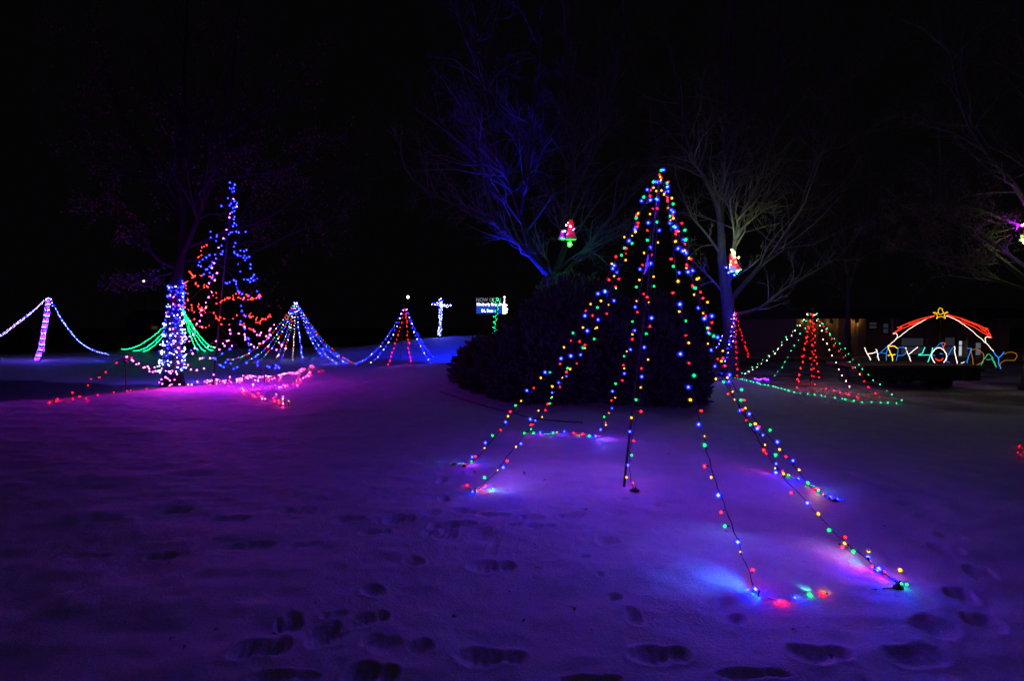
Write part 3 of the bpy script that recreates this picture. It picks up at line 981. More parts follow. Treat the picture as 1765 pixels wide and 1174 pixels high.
# blue light tree with two red strings
Yp = 21.6
A = at(698, 527, Yp)
pbs = Vector((A.x - .25, Yp, hgt(A.x - .25, Yp)))
st = []
for (x, y, sag, Yb, cols, sp) in ((607, 629, .55, 21.5, ['blue'], .12), (613, 626, .5, 23, ['blue', 'blue', 'white'], .12), (634, 628, .45, 21.2, ['blue', 'white'], .11),
                                  (668, 631, .2, 20.8, ['red', 'orange'], .11), (708, 629, .08, 20.8, ['red', 'orange'], .11), (703, 560, .02, 21.6, ['red'], .12),
                                  (746, 630, .3, 21, ['blue', 'white'], .1), (749, 618, .28, 23, ['blue'], .11), (740, 606, .3, 24, ['blue'], .14)):
    st.append((hang(A, at(x, y, Yb), sag), cols, sp))
light_tree('blue light tree with two red strings before the snowy rise', A, pbs, st, 0.021)

# small blue and red light tree by the right-hand trunk
Yp = 15.2
A = at(1267, 534, Yp)
pbs = Vector((A.x, Yp, hgt(A.x, Yp)))
st = []
for (x, y, sag, Yb, cols, sp) in ((1228, 607, .12, 17.5, ['blue', 'white'], .09), (1244, 651, .1, 14.6, ['white', 'blue'], .08), (1262, 602, .04, 15, ['blue', 'white'], .08), (1246, 640, .1, 14.8, ['blue'], .1),
                                  (1270, 651, .03, 14.4, ['red'], .1), (1293, 618, .12, 16.5, ['red'], .09), (1268, 600, .02, 15, ['red'], .14)):
    st.append((hang(A, at(x, y, Yb), sag), cols, sp))
light_tree('small blue light tree with red strings at the foot of the blue trunk', A, pbs, st, 0.0145)

# green, white and red light tree on the right
pbs = gp(1397, 664)
A = at(1400, 532, pbs.y)
st = []
for (x, y, sag, cols, sp) in ((1275, 649, .28, ['warm'], .115), (1269, 651, .22, ['green'], .12), (1331, 655, .18, ['green'], .115), (1371, 674, .08, ['orange'], .11), (1375, 660, .04, ['orange', 'red'], .11),
                              (1399, 662, .0, ['orange', 'red'], .1), (1411, 664, .02, ['orange'], .11), (1404, 668, .02, ['red'], .12), (1469, 680, .12, ['warm'], .11), (1513, 684, .14, ['red'], .12),
                              (1557, 697, .2, ['green', 'green', 'green'], .12), (1500, 662, .12, ['green'], .14)):
    st.append((hg(A, x, y, sag), cols, sp))
light_tree('green, white and red light tree in front of the tan building', A, pbs, st, 0.0145)


# strings lying on the ground
def ground_string(label, pxs, cols, sp, r, group='light strings lying on the snow', dz=.02):
    pts = catmull([gp(x, y, dz) for x, y in pxs], 8)
    t = thing('light_string', label, 'light string', pts[0], group)
    cord_obj(t, pts, .003, 4, .004, 'cord')
    items = [(p + Vector((rng.gauss(0, .02), rng.gauss(0, .03), rng.uniform(0, .015))), cols[i % len(cols)]) for i, p in enumerate(resample(pts, sp * 1.25))]
    far_bulbs(t, items, r * .7)


ground_string('green lights on the snow from trunk foot to the right light tree', [(1252, 650), (1275, 655), (1310, 663), (1345, 671), (1370, 678), (1400, 682), (1440, 688), (1480, 694), (1530, 697), (1566, 699)], ['green'], .13, .013)
ground_string('red lights on the snow in front of the right light tree', [(1425, 672), (1445, 677), (1468, 684), (1490, 692)], ['red', 'orange', 'red'], .24, .008)
ground_string('short purple and blue lights on the snow below the green strings', [(1300, 654), (1308, 657), (1318, 654), (1323, 657)], ['purple', 'blue', 'pink'], .09, .013)
ground_string('red lights on the snow at the right picture edge', [(1756, 772), (1760, 780), (1755, 788), (1768, 797), (1790, 805)], ['red'], .11, .0045)

# ------------------------------------------------------------------ tall flag-coloured light tree
MPB = gp(367, 664)
MY = MPB.y
MA = at(401, 315, MY)
mega = thing('light_tree', 'tallest light tree, blue on top, red in the middle, white below', 'light tree', MPB, 'string light trees')
pb = MB()
pb.tube([MPB - Vector((0, 0, .05)), MPB.lerp(MA, .35), MPB.lerp(MA, .7), MA], [.022, .02, .016, .012], 8)
pb.build('pole', M_pole, mega, True)


def mega_pt(px, py, side):
    h = max(0.0, min(1.0, (py - 315) / (690 - 315)))
    ax = 401 + (367 - 401) * h                           # the leaning pole in the picture
    R = (10 + 185 * h ** 1.15) / F * MY
    dx = (px - ax) / F * MY
    dep = math.sqrt(max(R * R - dx * dx, 0.0)) * 0.55
    p = at(px, py, MY + side * dep)
    g = hgt(p.x, p.y) + 0.02
    if p.z < g:
        p = gp(px, py, .02)
    return p


def zz(l):   # enlargement coordinates -> photograph
    return [(180 + x * .3748, 280 + y * .3748) for x, y in l]


MEGA = [
    ('blue', 1, zz([(582, 95), (604, 100), (590, 122), (592, 135), (570, 160), (600, 172), (608, 182), (587, 210), (608, 208), (592, 230), (600, 262), (588, 288), (590, 320), (568, 328), (548, 346), (543, 383), (541, 421), (512, 442), (490, 470), (466, 490), (458, 510)])),
    ('blue', -1, zz([(594, 128), (580, 118), (586, 190), (543, 202), (604, 190), (597, 245), (612, 318), (583, 318), (518, 330), (514, 358), (488, 345), (484, 317)])),
    ('blue', -1, zz([(543, 418), (480, 422), (448, 443), (433, 468), (465, 488), (495, 517), (500, 535), (484, 553)])),
    ('blue', 1, zz([(646, 318), (598, 368), (600, 408), (627, 405), (652, 404), (643, 425), (615, 428), (596, 415), (640, 436), (663, 437), (614, 465), (624, 498)])),
    ('blue', -1, zz([(663, 432), (674, 483), (684, 513), (704, 535), (690, 540), (686, 528), (674, 546), (655, 535), (640, 535), (608, 543), (590, 540), (558, 555), (560, 552)])),
    ('blue', -1, zz([(608, 548), (610, 575), (624, 598), (637, 625), (702, 592), (718, 625), (626, 663), (630, 680), (645, 708), (620, 742), (642, 762), (646, 796), (661, 812), (668, 838), (664, 862), (708, 885)])),
    ('orange', 1, zz([(473, 378), (450, 388), (428, 435), (446, 428), (392, 500), (405, 515), (410, 526), (403, 530), (372, 552), (375, 578), (385, 630), (362, 660), (390, 678)])),
    ('orange', -1, zz([(405, 515), (420, 520), (480, 525), (500, 528), (510, 540), (478, 572), (458, 562), (458, 572), (470, 568), (430, 566), (417, 553)])),
    ('orange', -1, zz([(480, 620), (517, 600), (517, 645), (545, 635), (568, 627), (565, 620), (590, 630), (592, 615), (617, 600), (620, 620), (640, 630), (655, 605), (657, 632), (680, 620), (683, 632), (700, 622), (715, 605), (718, 618)])),
    ('orange', -1, zz([(360, 660), (380, 632), (404, 657), (405, 680), (415, 690), (434, 654), (432, 672), (448, 665), (455, 680), (465, 662), (440, 690), (466, 692), (500, 688), (517, 717), (553, 717), (590, 720), (612, 704), (672, 697), (668, 710), (685, 705), (700, 715), (698, 735), (715, 737), (722, 718), (745, 720), (750, 710), (762, 700), (766, 712)])),
    ('orange', -1, zz([(373, 735), (410, 720), (420, 745), (453, 763), (480, 750), (517, 718), (537, 742), (625, 745), (640, 743), (685, 775), (670, 765)])),
    ('pink', -1, zz([(563, 305), (570, 250), (580, 232), (597, 165), (608, 205), (548, 346), (523, 388), (505, 460), (500, 482), (515, 510), (512, 540), (484, 553), (491, 597), (482, 622), (465, 642), (462, 670), (452, 680), (443, 700), (443, 730), (420, 742), (447, 758), (415, 765), (408, 788), (390, 803), (375, 807), (372, 818), (392, 825)])),
    ('pink', -1, zz([(582, 770), (583, 788), (618, 790), (645, 788), (640, 760), (686, 765), (690, 775), (705, 792), (716, 785), (712, 795), (740, 800), (768, 762), (780, 745), (760, 775), (765, 790), (752, 805)])),
    ('pink', -1, zz([(500, 850), (530, 857), (558, 845), (545, 830), (575, 818), (583, 845), (560, 822), (513, 820), (480, 845)])),
    ('pink', -1, zz([(645, 800), (650, 815), (672, 835), (690, 845), (715, 830), (735, 822), (750, 850), (790, 858), (800, 830), (820, 835), (832, 860), (800, 885)])),
    ('pink', -1, zz([(102, 895), (104, 897), (120, 910), (131, 913), (145, 925), (155, 920), (176, 947), (190, 940), (200, 948), (205, 958), (205, 940), (226, 945), (220, 962), (238, 957), (250, 960), (260, 950), (295, 968), (302, 970), (333, 972)])),
    ('pink', -1, zz([(275, 989), (262, 998), (250, 1014), (270, 1016), (290, 994), (298, 1000), (322, 1003), (302, 1023), (308, 1022), (345, 1021), (388, 1019), (402, 1018), (424, 1011)])),
    ('pink', -1, zz([(377, 880), (405, 880), (435, 900), (420, 852), (452, 898), (490, 897), (384, 930), (398, 955), (430, 957), (462, 950), (498, 978), (555, 1010), (575, 985), (608, 995), (636, 998), (662, 990), (680, 1018), (710, 1000), (690, 1000)])),
    ('pink', -1, zz([(470, 1022), (478, 1017), (487, 1012), (505, 1005), (527, 1015), (540, 1025), (556, 1012), (612, 1020), (650, 990), (708, 998), (745, 988), (755, 1010), (752, 1000), (780, 992), (792, 1005), (805, 992), (836, 975), (880, 980), (900, 972), (914, 954), (940, 958), (957, 934)])),
    ('pink', -1, zz([(945, 970), (938, 985), (925, 995), (912, 1002), (896, 1010), (880, 1022), (862, 1037), (848, 1040), (822, 1033), (818, 1045), (790, 1030), (782, 1028)])),
    ('pink', -1, zz([(623, 1057), (632, 1064), (707, 1082), (718, 1087), (735, 1085), (712, 1090), (782, 1103), (795, 1106), (808, 1117), (820, 1125), (845, 1119), (802, 1082), (814, 1084)])),
    ('orange', -1, zz([(505, 1030), (530, 1036), (555, 1042), (585, 1048), (600, 1053), (640, 1062), (660, 1072), (690, 1080), (730, 1092), (760, 1100), (785, 1112), (810, 1122), (850, 1121)])),
    ('red', -1, zz([(850, 1040), (880, 1025), (905, 1008), (925, 995), (945, 985), (965, 975), (990, 967), (1012, 962)])),
    ('blue', -1, zz([(527, 928), (546, 942), (567, 905), (590, 950), (615, 942), (650, 920), (700, 890), (706, 930), (752, 940), (760, 938), (785, 930), (808, 942), (790, 945)])),
    ('blue', -1, [(330, 605), (337, 602), (351, 616), (365, 617), (373, 619), (396, 600)]),
    ('red', -1, [(84, 695), (98, 688), (97, 692), (127, 677), (138, 684), (151, 664), (158, 653), (173, 650), (181, 641), (200, 625), (216, 623), (226, 617)]),
    ('red', -1, [(98, 692), (128, 691), (155, 690), (170, 685), (181, 684), (195, 682), (220, 678), (232, 677), (246, 675), (259, 674.5), (272, 676), (300, 673)]),
]
LYING = [m_[2] for m_ in MEGA if m_[2][0] in (zz([(945, 970)])[0], zz([(623, 1057)])[0], zz([(505, 1030)])[0], zz([(850, 1040)])[0], (98, 692), zz([(470, 1022)])[0])]
SH = dict(blue=1.25, orange=1.1, pink=1.3, red=1.1)
for mi, (c, side, pts) in enumerate(MEGA):
    P3 = [mega_pt(x, y, side * (1 if c != 'blue' else 1) * rng.choice((.3, .7, 1))) for x, y in pts]
    # soften the jumps in depth along a string
    for _ in range(2):
        for i in range(1, len(P3) - 1):
            yv = (P3[i - 1].y + 2 * P3[i].y + P3[i + 1].y) / 4
            x, y = pts[i]
            q = at(x, y, yv)
            if q.z > hgt(q.x, q.y) + .02:
                P3[i] = q
    if pts in LYING:
        P3 = resample(catmull([gp(x, y, .05) for x, y in pts], 4), .36)
        P3 = [p + Vector((rng.gauss(0, .05), rng.gauss(0, .07), rng.uniform(-.01, .03))) for p in P3]
    s = cord_obj(mega, catmull(P3, 3), .0028, 3, .006)
    if pts not in LYING and c in ('orange', 'blue'):
        P3 = P3 + [a.lerp(b_, rng.uniform(.35, .65)) for a, b_ in zip(P3[:-1], P3[1:]) if rng.random() < (.75 if c == 'orange' else .4)]
    for p in P3:
        put_bulb(s, p, rng.choice((c, c, 'warm', 'orange')) if pts in LYING and c == 'pink' else c, SH[c] * rng.uniform(.75, 1.25) * (.62 if pts in LYING else 1))
# guy ropes and the stand they are tied to
for (a, b_) in (((384, 460), (216, 622)), ((375, 560), (455, 640)), ((455, 640), (497, 697)), ((216, 622), (196, 655)), ((217, 624), (205, 655))):
    gb = MB()
    pa = at(a[0], a[1], MY); pbb = gp(*b_)
    if b_ in ((216, 622), (455, 640)):
        pbb = at(b_[0], b_[1], MY - .4)
    if a in ((455, 640), (216, 622), (217, 624)):
        pa = at(a[0], a[1], MY - .4)
    gb.tube(hang(pa, pbb, .05, 10), .004, 4)
    gb.build('guy_rope', M_cord, mega)
for (x, y) in ((216, 626), (455, 642), (497, 699), (94, 693), (563, 643)):
    p = gp(x, y)
    top = at(x, y - 5, MY - .4) if x in (216, 455) else p + Vector((0, 0, .08))
    sb = MB()
    sb.tube([Vector((top.x, top.y, hgt(top.x, top.y) - .05)), top], .012, 6)
    if x == 216:
        sb.lathe([(0, -.05), (.07, -.05), (.05, -.02), (.05, .02), (.07, .05), (0, .05)], 8, 0, Matrix.Translation(top))
    sb.build('stake', M_dark, mega)

# ------------------------------------------------------------------ lights wound round the left trunk
wt = thing('light_string', 'blue and white lights wound round the left tree trunk', 'light string', lb_)
turns = 19
cp_ = []
items = []
N = 620
for i in range(N + 1):
    t = i / N
    py = 486 + (639 - 486) * t
    cx = 304 + (296 - 304) * t
    half = (10 + 8.5 * t ** 1.3)
    a = turns * 2 * math.pi * t + 0.5 * math.sin(t * 40)
    rad = half / F * LTY
    c = at(cx, py + 3 * math.sin(t * 60), LTY)
    cp_.append(c + Vector((math.cos(a) * rad, math.sin(a) * rad, 0)))
ws = cord_obj(wt, cp_, .003, 3, .004, 'cord')
i = 0
while i < N:
    t = i / N
    p = cp_[i]
    c = 'blue' if (t < .42 and rng.random() < .65) or rng.random() < .3 else 'white'
    if rng.random() < .06:
        c = 'pink'
    put_bulb(wt, p + Vector((p.x - cp_[min(i + 8, N)].x, 0, 0)) * .05 + Vector((rng.gauss(0, .02), 0, rng.gauss(0, .04))), c, rng.uniform(1.1, 1.7))
    i += rng.choice((1, 2)) if t > .42 else rng.choice((1, 2, 3))

# ------------------------------------------------------------------ cross and candy cane on the rise
Y = 35.0
cbp = Vector(at(758, 580, Y)); cbp.z = hgt(cbp.x, cbp.y)
ctop = at(761, 513, Y)
cross = thing('light_cross', 'tall white cross wrapped in bright bluish lights on the rise', 'cross', cbp)
cm = MB(); cm.tube([cbp - Vector((0, 0, .1)), ctop], .07, 4); cm.build('post', M_wood, cross)
al, ar = at(744, 523, Y), at(778, 528, Y)
cm = MB(); cm.tube([al, ar], .06, 4); cm.build('crossbeam', M_wood, cross)
items = []
for (a, b_, n_, w) in ((cbp + Vector((0, 0, .15)), ctop, 80, .13), (al, ar, 46, .11)):
    for k in range(n_):
        t = (k + rng.random()) / n_
        p = a.lerp(b_, t)
        ax = (b_ - a).normalized()
        s = ax.cross(Vector((0, 1, 0))).normalized()
        items.append((p + s * rng.uniform(-w, w) + Vector((0, -.09 + rng.uniform(-.03, 0), 0)), rng.choice(('white', 'white', 'blue'))))
far_bulbs(cross, items, .015)

Y = 33.0
kb = Vector(at(851, 584, Y)); kb.z = hgt(kb.x, kb.y)
cane = thing('candy_cane', 'candy cane outlined in green lights in front of the lit sign', 'candy cane', kb)
kp = [kb, at(852, 565, Y), at(854, 545, Y), at(857, 528, Y), at(860, 520, Y), at(857, 515, Y), at(852, 517, Y), at(850, 522, Y)]
kk = catmull(kp, 8)
km = MB(); km.tube(kk, .05, 6); km.build('cane', M_wood, cane, True)
items = []
kr = resample(kk, .045)
for i, p in enumerate(kr):
    if kb.z + .35 < p.z < kb.z + .62 and rng.random() < .7:
        continue
    a = i * .8
    items.append((p + Vector((math.cos(a) * .1 + rng.gauss(0, .03), -.07, math.sin(a) * .04)), 'green'))
far_bulbs(cane, items, .013)

# ------------------------------------------------------------------ bank sign across the road
SY = 72.0
sp0, sp1 = at(819, 513, SY), at(874, 541, SY)
wS, hS = sp1.x - sp0.x, sp0.z - sp1.z
scx, scz = (sp0.x + sp1.x) / 2, (sp0.z + sp1.z) / 2
sgb = Vector((scx, SY, hgt(scx, SY)))
sign = thing('bank_sign', 'lit blue and black roadside bank sign reading NOW OPEN', 'sign', sgb)
m_ = MB(); m_.box((scx, SY + .2, scz), (wS + .2, .35, hS + .25)); m_.build('cabinet', M_dark, sign)
for x in (-1, 1):
    m_ = MB()
    m_.box((scx + x * wS * .3, SY + .2, (scz - hS / 2 - .125 + sgb.z) / 2), (.25, .25, scz - hS / 2 - .13 - sgb.z))
    m_.build('post', M_pole, sign)
m_ = MB(); pz = at(850, 532, SY)
m_.box((scx - .15, SY + .015, scz - hS * .17), (wS * .86, .02, hS * .62)); m_.build('blue_panel', emit('sign_blue', (.02, .08, .6), .8), sign)
M_let = emit('sign_letter', (.85, .9, 1), 3.0)
M_let2 = emit('sign_letter_dim', (.6, .68, .9), .35)
m_ = MB(); a0, a1 = at(866.5, 524, SY), at(872, 541, SY)
m_.box(((a0.x + a1.x) / 2, SY + .01, (a0.z + a1.z) / 2), (a1.x - a0.x, .05, a0.z - a1.z))
for (x, y, w, h) in ((873, 526, 2.2, 2), (873.5, 533, 3, 4), (873, 538, 2, 3), (869, 522, 2, 4), (869.5, 512, 3, 2)):
    q = at(x, y, SY)
    m_.box((q.x, SY - .01, q.z), (w / F * SY, .05, h / F * SY))
    if y == 512:
        m_.box((q.x, SY + .02, q.z - .45), (.08, .04, .6))
m_.build('emblem', emit('sign_white', (.9, .93, 1), 5), sign)


def text(body, px, py, hpx, wpx, Y, parent, m, bold=0.0, name='lettering'):
    cu = bpy.data.curves.new(name, 'FONT')
    cu.body = body
    cu.size = 1; cu.extrude = .01; cu.offset = bold; cu.align_x = 'LEFT'
    tmp = bpy.data.objects.new('tmp', cu)
    COL.objects.link(tmp)
    bpy.context.view_layer.update()
    me = bpy.data.meshes.new_from_object(tmp.evaluated_get(bpy.context.evaluated_depsgraph_get()))
    bpy.data.objects.remove(tmp)
    co = np.array([v.co for v in me.vertices])
    mn, mx = co.min(0), co.max(0)
    W, H = wpx / F * Y, hpx / F * Y
    o0 = at(px, py, Y)
    me.transform(Matrix.Translation(o0) @ Matrix.Rotation(math.pi / 2, 4, 'X') @ Matrix.Diagonal((W / (mx[0] - mn[0]), H / (mx[1] - mn[1]), 1, 1)) @ Matrix.Translation((-mn[0], -mn[1], 0)))
    me.materials.clear(); me.materials.append(m)
    return link(name, me, parent)


text('NOW OPEN', 821, 520, 6.5, 42, SY - .03, sign, M_let2)
text('Kimberly Branch', 822, 528.5, 6.5, 42, SY - .03, sign, M_let, .015)
text('D.L. Evans', 830, 538, 5, 20, SY - .03, sign, M_let, .02)


# ------------------------------------------------------------------ street lamps
def street_lamp(label, px, py, Y, r, strength, color):
    p = at(px, py, Y)
    g = Vector((p.x, Y, hgt(p.x, Y)))
    t = thing('street_lamp', label, 'street lamp', g, 'street lamps')
    m = MB(); m.tube([g, Vector((p.x, Y, p.z - r))], [.09, .05], 8); m.lathe([(0, 0), (.2, 0), (.16, .3), (0, .3)], 8, 0, Matrix.Translation(g)); m.build('pole', M_pole, t)
    m = MB(); m.lathe([(0.001, -r), (r * .6, -r * .8), (r, 0), (r * .75, r * .66), (.001, r)], 10, 0, Matrix.Translation(p)); m.build('globe', emit('lamp_globe', color, strength), t, True)
    m = MB(); m.lathe([(0.02, r * 1.02), (r * .5, r * .98), (r * .3, r * 1.25), (0.001, r * 1.4)], 10, 0, Matrix.Translation(p)); m.build('cap', M_pole, t)


street_lamp('glowing pinkish street lamp above the blue and red light tree', 703, 512, 80, .22, 14, (1, .62, .5))
street_lamp('tiny yellow street lamp far off above the left lights', 248, 484.5, 130, .22, 10, (1, .75, .3))


# ------------------------------------------------------------------ bells hung in the trees
M_bell = mat('red_bell_plastic', (0.65, 0.02, 0.05), .35, .1, 10, .05)
M_bell = nodemat('red_bell_lit_within')[0]
_b = M_bell.node_tree.nodes['Principled BSDF']
_b.inputs['Base Color'].default_value = (.65, .02, .05, 1); _b.inputs['Roughness'].default_value = .35
_b.inputs['Emission Color'].default_value = (1, .02, .16, 1); _b.inputs['Emission Strength'].default_value = .35
M_rim = mat('white_bell_rim', (0.8, 0.8, 0.72), .5, .08, 20, .05)


def small_emit(nm, c, s):
    return emit(nm, c, s)


E_bellred = small_emit('bell_lit_red', (1, .03, .16), .9)
E_green = small_emit('bell_green_lamp', (.004, 1.0, .005), 170)
E_blue = small_emit('bell_blue_lamp', (.0008, .0015, 1), 2300)
E_blues = small_emit('bell_blue_lamp_small', (.002, .004, 1), 700)
E_pinkw = small_emit('bell_pink_lamp', (1, .5, .62), 20)
E_whit = small_emit('bell_white_lamp', (.8, .9, 1), 14)
E_warm = small_emit('bell_warm_lamp', (1, .5, .1), 50)
E_ygreen = small_emit('bell_yellow_green_lamp', (.62, 1, .04), 700)
E_orng = small_emit('bell_orange_lamp', (1, .16, .02), 50)


def bell_body(parent, c, R, H, tilt=0.0, name='bell', m=M_bell):
    M = Matrix.Translation(c) @ Matrix.Rotation(tilt, 4, 'Y')
    b = MB(); b.lathe([(.001, H), (R * .3, H * .97), (R * .52, H * .8), (R * .6, H * .5), (R * .72, H * .22), (R * .98, 0), (R * .9, 0.003), (R * .5, H * .5), (.001, H * .7)], 18, 0, M)
    o = b.build(name, m, parent, True)
    b = MB(); b.lathe([(R * .9, .012), (R * 1.06, .008), (R * 1.08, -.035), (R * .9, -.04), (R * .9, .012)], 18, 0, M)
    b.build('rim', M_rim, parent, True)
    b = MB(); b.tube([M @ Vector((0, 0, H)), M @ Vector((0.01, 0, H + .04)), M @ Vector((0, 0, H + .3))], .005, 5)
    b.build('hanger', M_cord, parent)
    return M


def lamp(parent, p, r, m, name='lamp'):
    r *= .62
    b = MB()
    b.lathe([(.001, -r), (r * .7, -r * .7), (r, 0), (r * .7, r * .7), (.001, r)], 8, 0, Matrix.Translation(p))
    return b.build(name, m, parent, True)


Y = 11.6
c = at(984, 410, Y)
b1 = thing('bell_ornament', 'pair of red bells with a green lamp hung in the centre tree', 'ornament', c, 'lit bells hung in the trees')
bell_body(b1, c, .122, .42)
bell_body(b1, at(968, 410, Y + .25), .075, .2, .15)
lamp(b1, at(983, 390, Y - .12), .034, E_pinkw); lamp(b1, at(976, 388, Y - .1), .024, E_pinkw); lamp(b1, at(979, 384, Y - .1), .018, E_orng)
lamp(b1, at(974, 398, Y - .1), .026, E_whit); lamp(b1, at(977, 404, Y - .12), .032, emit('bell_pale_lamp', (.55, .5, .95), 1.0))
lamp(b1, at(988, 396, Y - .1), .014, E_whit); lamp(b1, at(970, 399, Y + .1), .03, E_blues); lamp(b1, at(990, 394, Y + .15), .018, E_blues)
lamp(b1, at(979, 402, Y - .1), .02, small_emit('bell_magenta_lamp', (.9, .03, .6), 12))
cl_ = MB(); cc_ = at(982, 421, Y)
for k in range(7):
    a = k * 2 * math.pi / 7
    d = Vector((math.cos(a) * .7, -.3, math.sin(a))).normalized()
    cl_.tube([cc_, cc_ + d * .055], [.02, .003], 5)
cl_.build('green_star', E_green, b1)

Y = 14.4
c = at(1267, 466, Y)
b2 = thing('bell_ornament', 'tilted bell glowing orange and green in the right tree fork', 'ornament', c, 'lit bells hung in the trees')
bell_body(b2, c, .16, .5, -.22, m=M_bell)
for (x, y, dy, r, m) in ((1265, 436, -.1, .05, E_ygreen), (1266, 443, -.15, .045, E_warm), (1273, 444, -.15, .035, E_warm), (1260, 450, -.15, .025, E_orng), (1259, 456, -.15, .03, E_warm), (1268, 452, -.16, .03, E_orng),
                          (1272, 467, -.18, .04, E_whit), (1270, 470, -.16, .03, E_green), (1277, 465, -.12, .02, E_green), (1258, 461, -.1, .02, E_ygreen), (1252, 461, 0, .022, E_blue), (1266, 474, -.1, .026, E_blue), (1256, 470, .3, .03, E_blue), (1262, 431, 0, .03, E_ygreen)):
    lamp(b2, at(x, y, Y + dy), r, m)
dk = MB(); q = at(1263, 463, Y - .17); dk.lathe([(.001, .0), (.1, .0), (.1, .02), (.001, .02)], 16, 0, Matrix.Translation(q) @ Matrix.Rotation(math.radians(75), 4, 'X') @ Matrix.Diagonal((1, .75, 1, 1)))
dk.build('violet_disc', emit('bell_violet_disc', (.42, .36, .95), .75), b2, True)

Y = 12.0
c = at(1772, 412, Y)
b3 = thing('bell_ornament', 'red bell with orange glow cut off by the right edge', 'ornament', c, 'lit bells hung in the trees')
bell_body(b3, c, .15, .45, .1)
for (x, y, r, m) in ((1766, 386, .035, E_warm), (1763, 388, .02, E_orng), (1761, 407, .03, E_green), (1762, 414, .03, E_whit), (1765, 418, .025, E_ygreen), (1768, 400, .03, E_orng)):
    lamp(b3, at(x, y, Y - .15), r, m)
lamp(b3, at(1762, 388, Y + .3), .035, small_emit('bell_purple_lamp', (.4, .01, 1), 1100))


# ------------------------------------------------------------------ floodlights
def flood(label, loc, target, color, power, deg, lens):
    t = thing('floodlight', label, 'floodlight', loc, 'blue floodlights on the ground')
    loc = Vector(loc)
    d = (Vector(target) - loc).normalized()
    R = d.to_track_quat('-Z', 'Y').to_matrix()
    zt = max(lens, .16)
    h = loc + Vector((0, 0, zt))
    m = MB(); m.box(h, (.2, .15, .08), R); m.build('housing', M_dark, t)
    m = MB(); m.tube([loc + Vector((-.12, 0, 0)), loc + Vector((-.12, 0, zt))], .008, 5); m.tube([loc + Vector((.12, 0, 0)), loc + Vector((.12, 0, zt))], .008, 5)
    m.box(loc + Vector((0, 0, .01)), (.26, .1, .02)); m.build('bracket', M_pole, t)
    m = MB(); m.box(h + d * .045, (.17, .12, .006), R); m.build('lens', emit('flood_lens', color, 3.0, False), t)
    ld = bpy.data.lights.new('flood_beam', 'SPOT')
    ld.energy = power; ld.color = color; ld.spot_size = math.radians(deg); ld.spot_blend = .8; ld.shadow_soft_size = .015
    lo_ = bpy.data.objects.new('flood_beam', ld)
    COL.objects.link(lo_)
    lo_.parent = t
    lo_.location = h + d * .09 - loc
    lo_.rotation_euler = R.to_euler()


flood('blue floodlight aimed up at the centre tree behind the shrubs', (0.75, 13.25, hgt(.75, 13.25)), at(893, 395, 13.1), (.004, .012, 1), 4200, 31, .1)
flood('blue floodlight aimed up the right-hand trunk', (6.1, 14.9, hgt(6.1, 14.9)), at(1250, 480, 15.8), (.003, .008, 1), 330, 26, .1)
flood('blue floodlight on a stand lighting the snowy rise below the cross', (-0.35, 23.0, hgt(-.35, 23.0)), (-8.0, 34, .3), (.0005, .010, 1), 9500, 60, 1.1)

# ------------------------------------------------------------------ holiday sign on its trailer
TY = 12.8


def q8(x, y):
    return (1450 + x * .1874, 500 + y * .1874)


tl = at(1488, 629, TY); tr_ = at(1692, 634, TY)
tz = tl.z
g0 = hgt(tl.x, TY)
trb = Vector(((tl.x + tr_.x) / 2, TY + .7, g0))
trailer = thing('trailer', 'flat dark trailer with skirted side carrying the rope light greeting', 'trailer', trb)
L = tr_.x - tl.x
m = MB(); m.box((trb.x, TY + .75, tz - .05), (L, 1.5, .07)); m.build('deck', M_wood, trailer)
nb = 14
for k in range(nb):
    m = MB(); w = L / nb
    m.box((tl.x + (k + .5) * w, TY + .02 + .006 * (k % 3), tz - .25 + .01 * (k % 2)), (w - .012, .018, .32))
    m.build('skirt_board', M_dark, trailer)
m = MB()
for yy in (TY + .25, TY + 1.25):
    m.box((trb.x, yy, tz - .13), (L - .05, .06, .09))
m.tube([Vector((tr_.x, TY + .75, tz - .13)), Vector((tr_.x + .75, TY + .75, tz - .2))], .035, 6)
m.build('chassis', M_pole, trailer)
for (wx, wy) in ((1607, TY + .12), (1634, TY + .12), (1607, TY + 1.35), (1634, TY + 1.35)):
    wc = Vector((at(wx, 650, TY).x, wy, g0 + .17))
    m = MB(); m.lathe([(.1, -.07), (.15, -.08), (.17, -.06), (.175, 0), (.17, .06), (.15, .08), (.1, .07)], 18, 0, Matrix.Translation(wc) @ Matrix.Rotation(math.pi / 2, 4, 'X'))
    w = m.build('wheel', M_dark, trailer, True)
    m = MB(); m.lathe([(.001, -.03), (.06, -.04), (.1, -.06), (.1, .06), (.001, .05)], 12, 0, Matrix.Translation(wc) @ Matrix.Rotation(math.pi / 2, 4, 'X'))
    m.build('rim', M_pole, w, True)

ROPE = {'white': emit('rope_white', (1, .78, .66), 2.4), 'blue': emit('rope_blue', (.02, .26, .95), 1.5), 'yellow': emit('rope_yellow', (1, .62, .02), 2.2), 'teal': emit('rope_teal', (.04, .85, .62), 1.7),
        'red': emit('rope_red', (1, .035, .01), 2.4), 'orange': emit('rope_orange', (1, .34, .02), .5), 'green': emit('rope_green', (.04, .8, .35), .9), 'gold': emit('rope_gold', (1, .55, .02), 1.6)}


def rope(parent, segs, color, Y, r=.0125, name='letter', sm=True):
    b = MB()
    for s in segs:
        pts = [at(*q8(x, y), Y) for x, y in s]
        if len(pts) > 2:
            pts = catmull(pts, 6)
        else:
            pts = [pts[0].lerp(pts[1], k / 5) for k in range(6)]
        pts = [p + Vector((rng.gauss(0, .004), rng.gauss(0, .006), rng.gauss(0, .004))) for p in pts]
        b.tube(pts, r * .52, 6)
    return b.build(name, ROPE[color], parent, True)


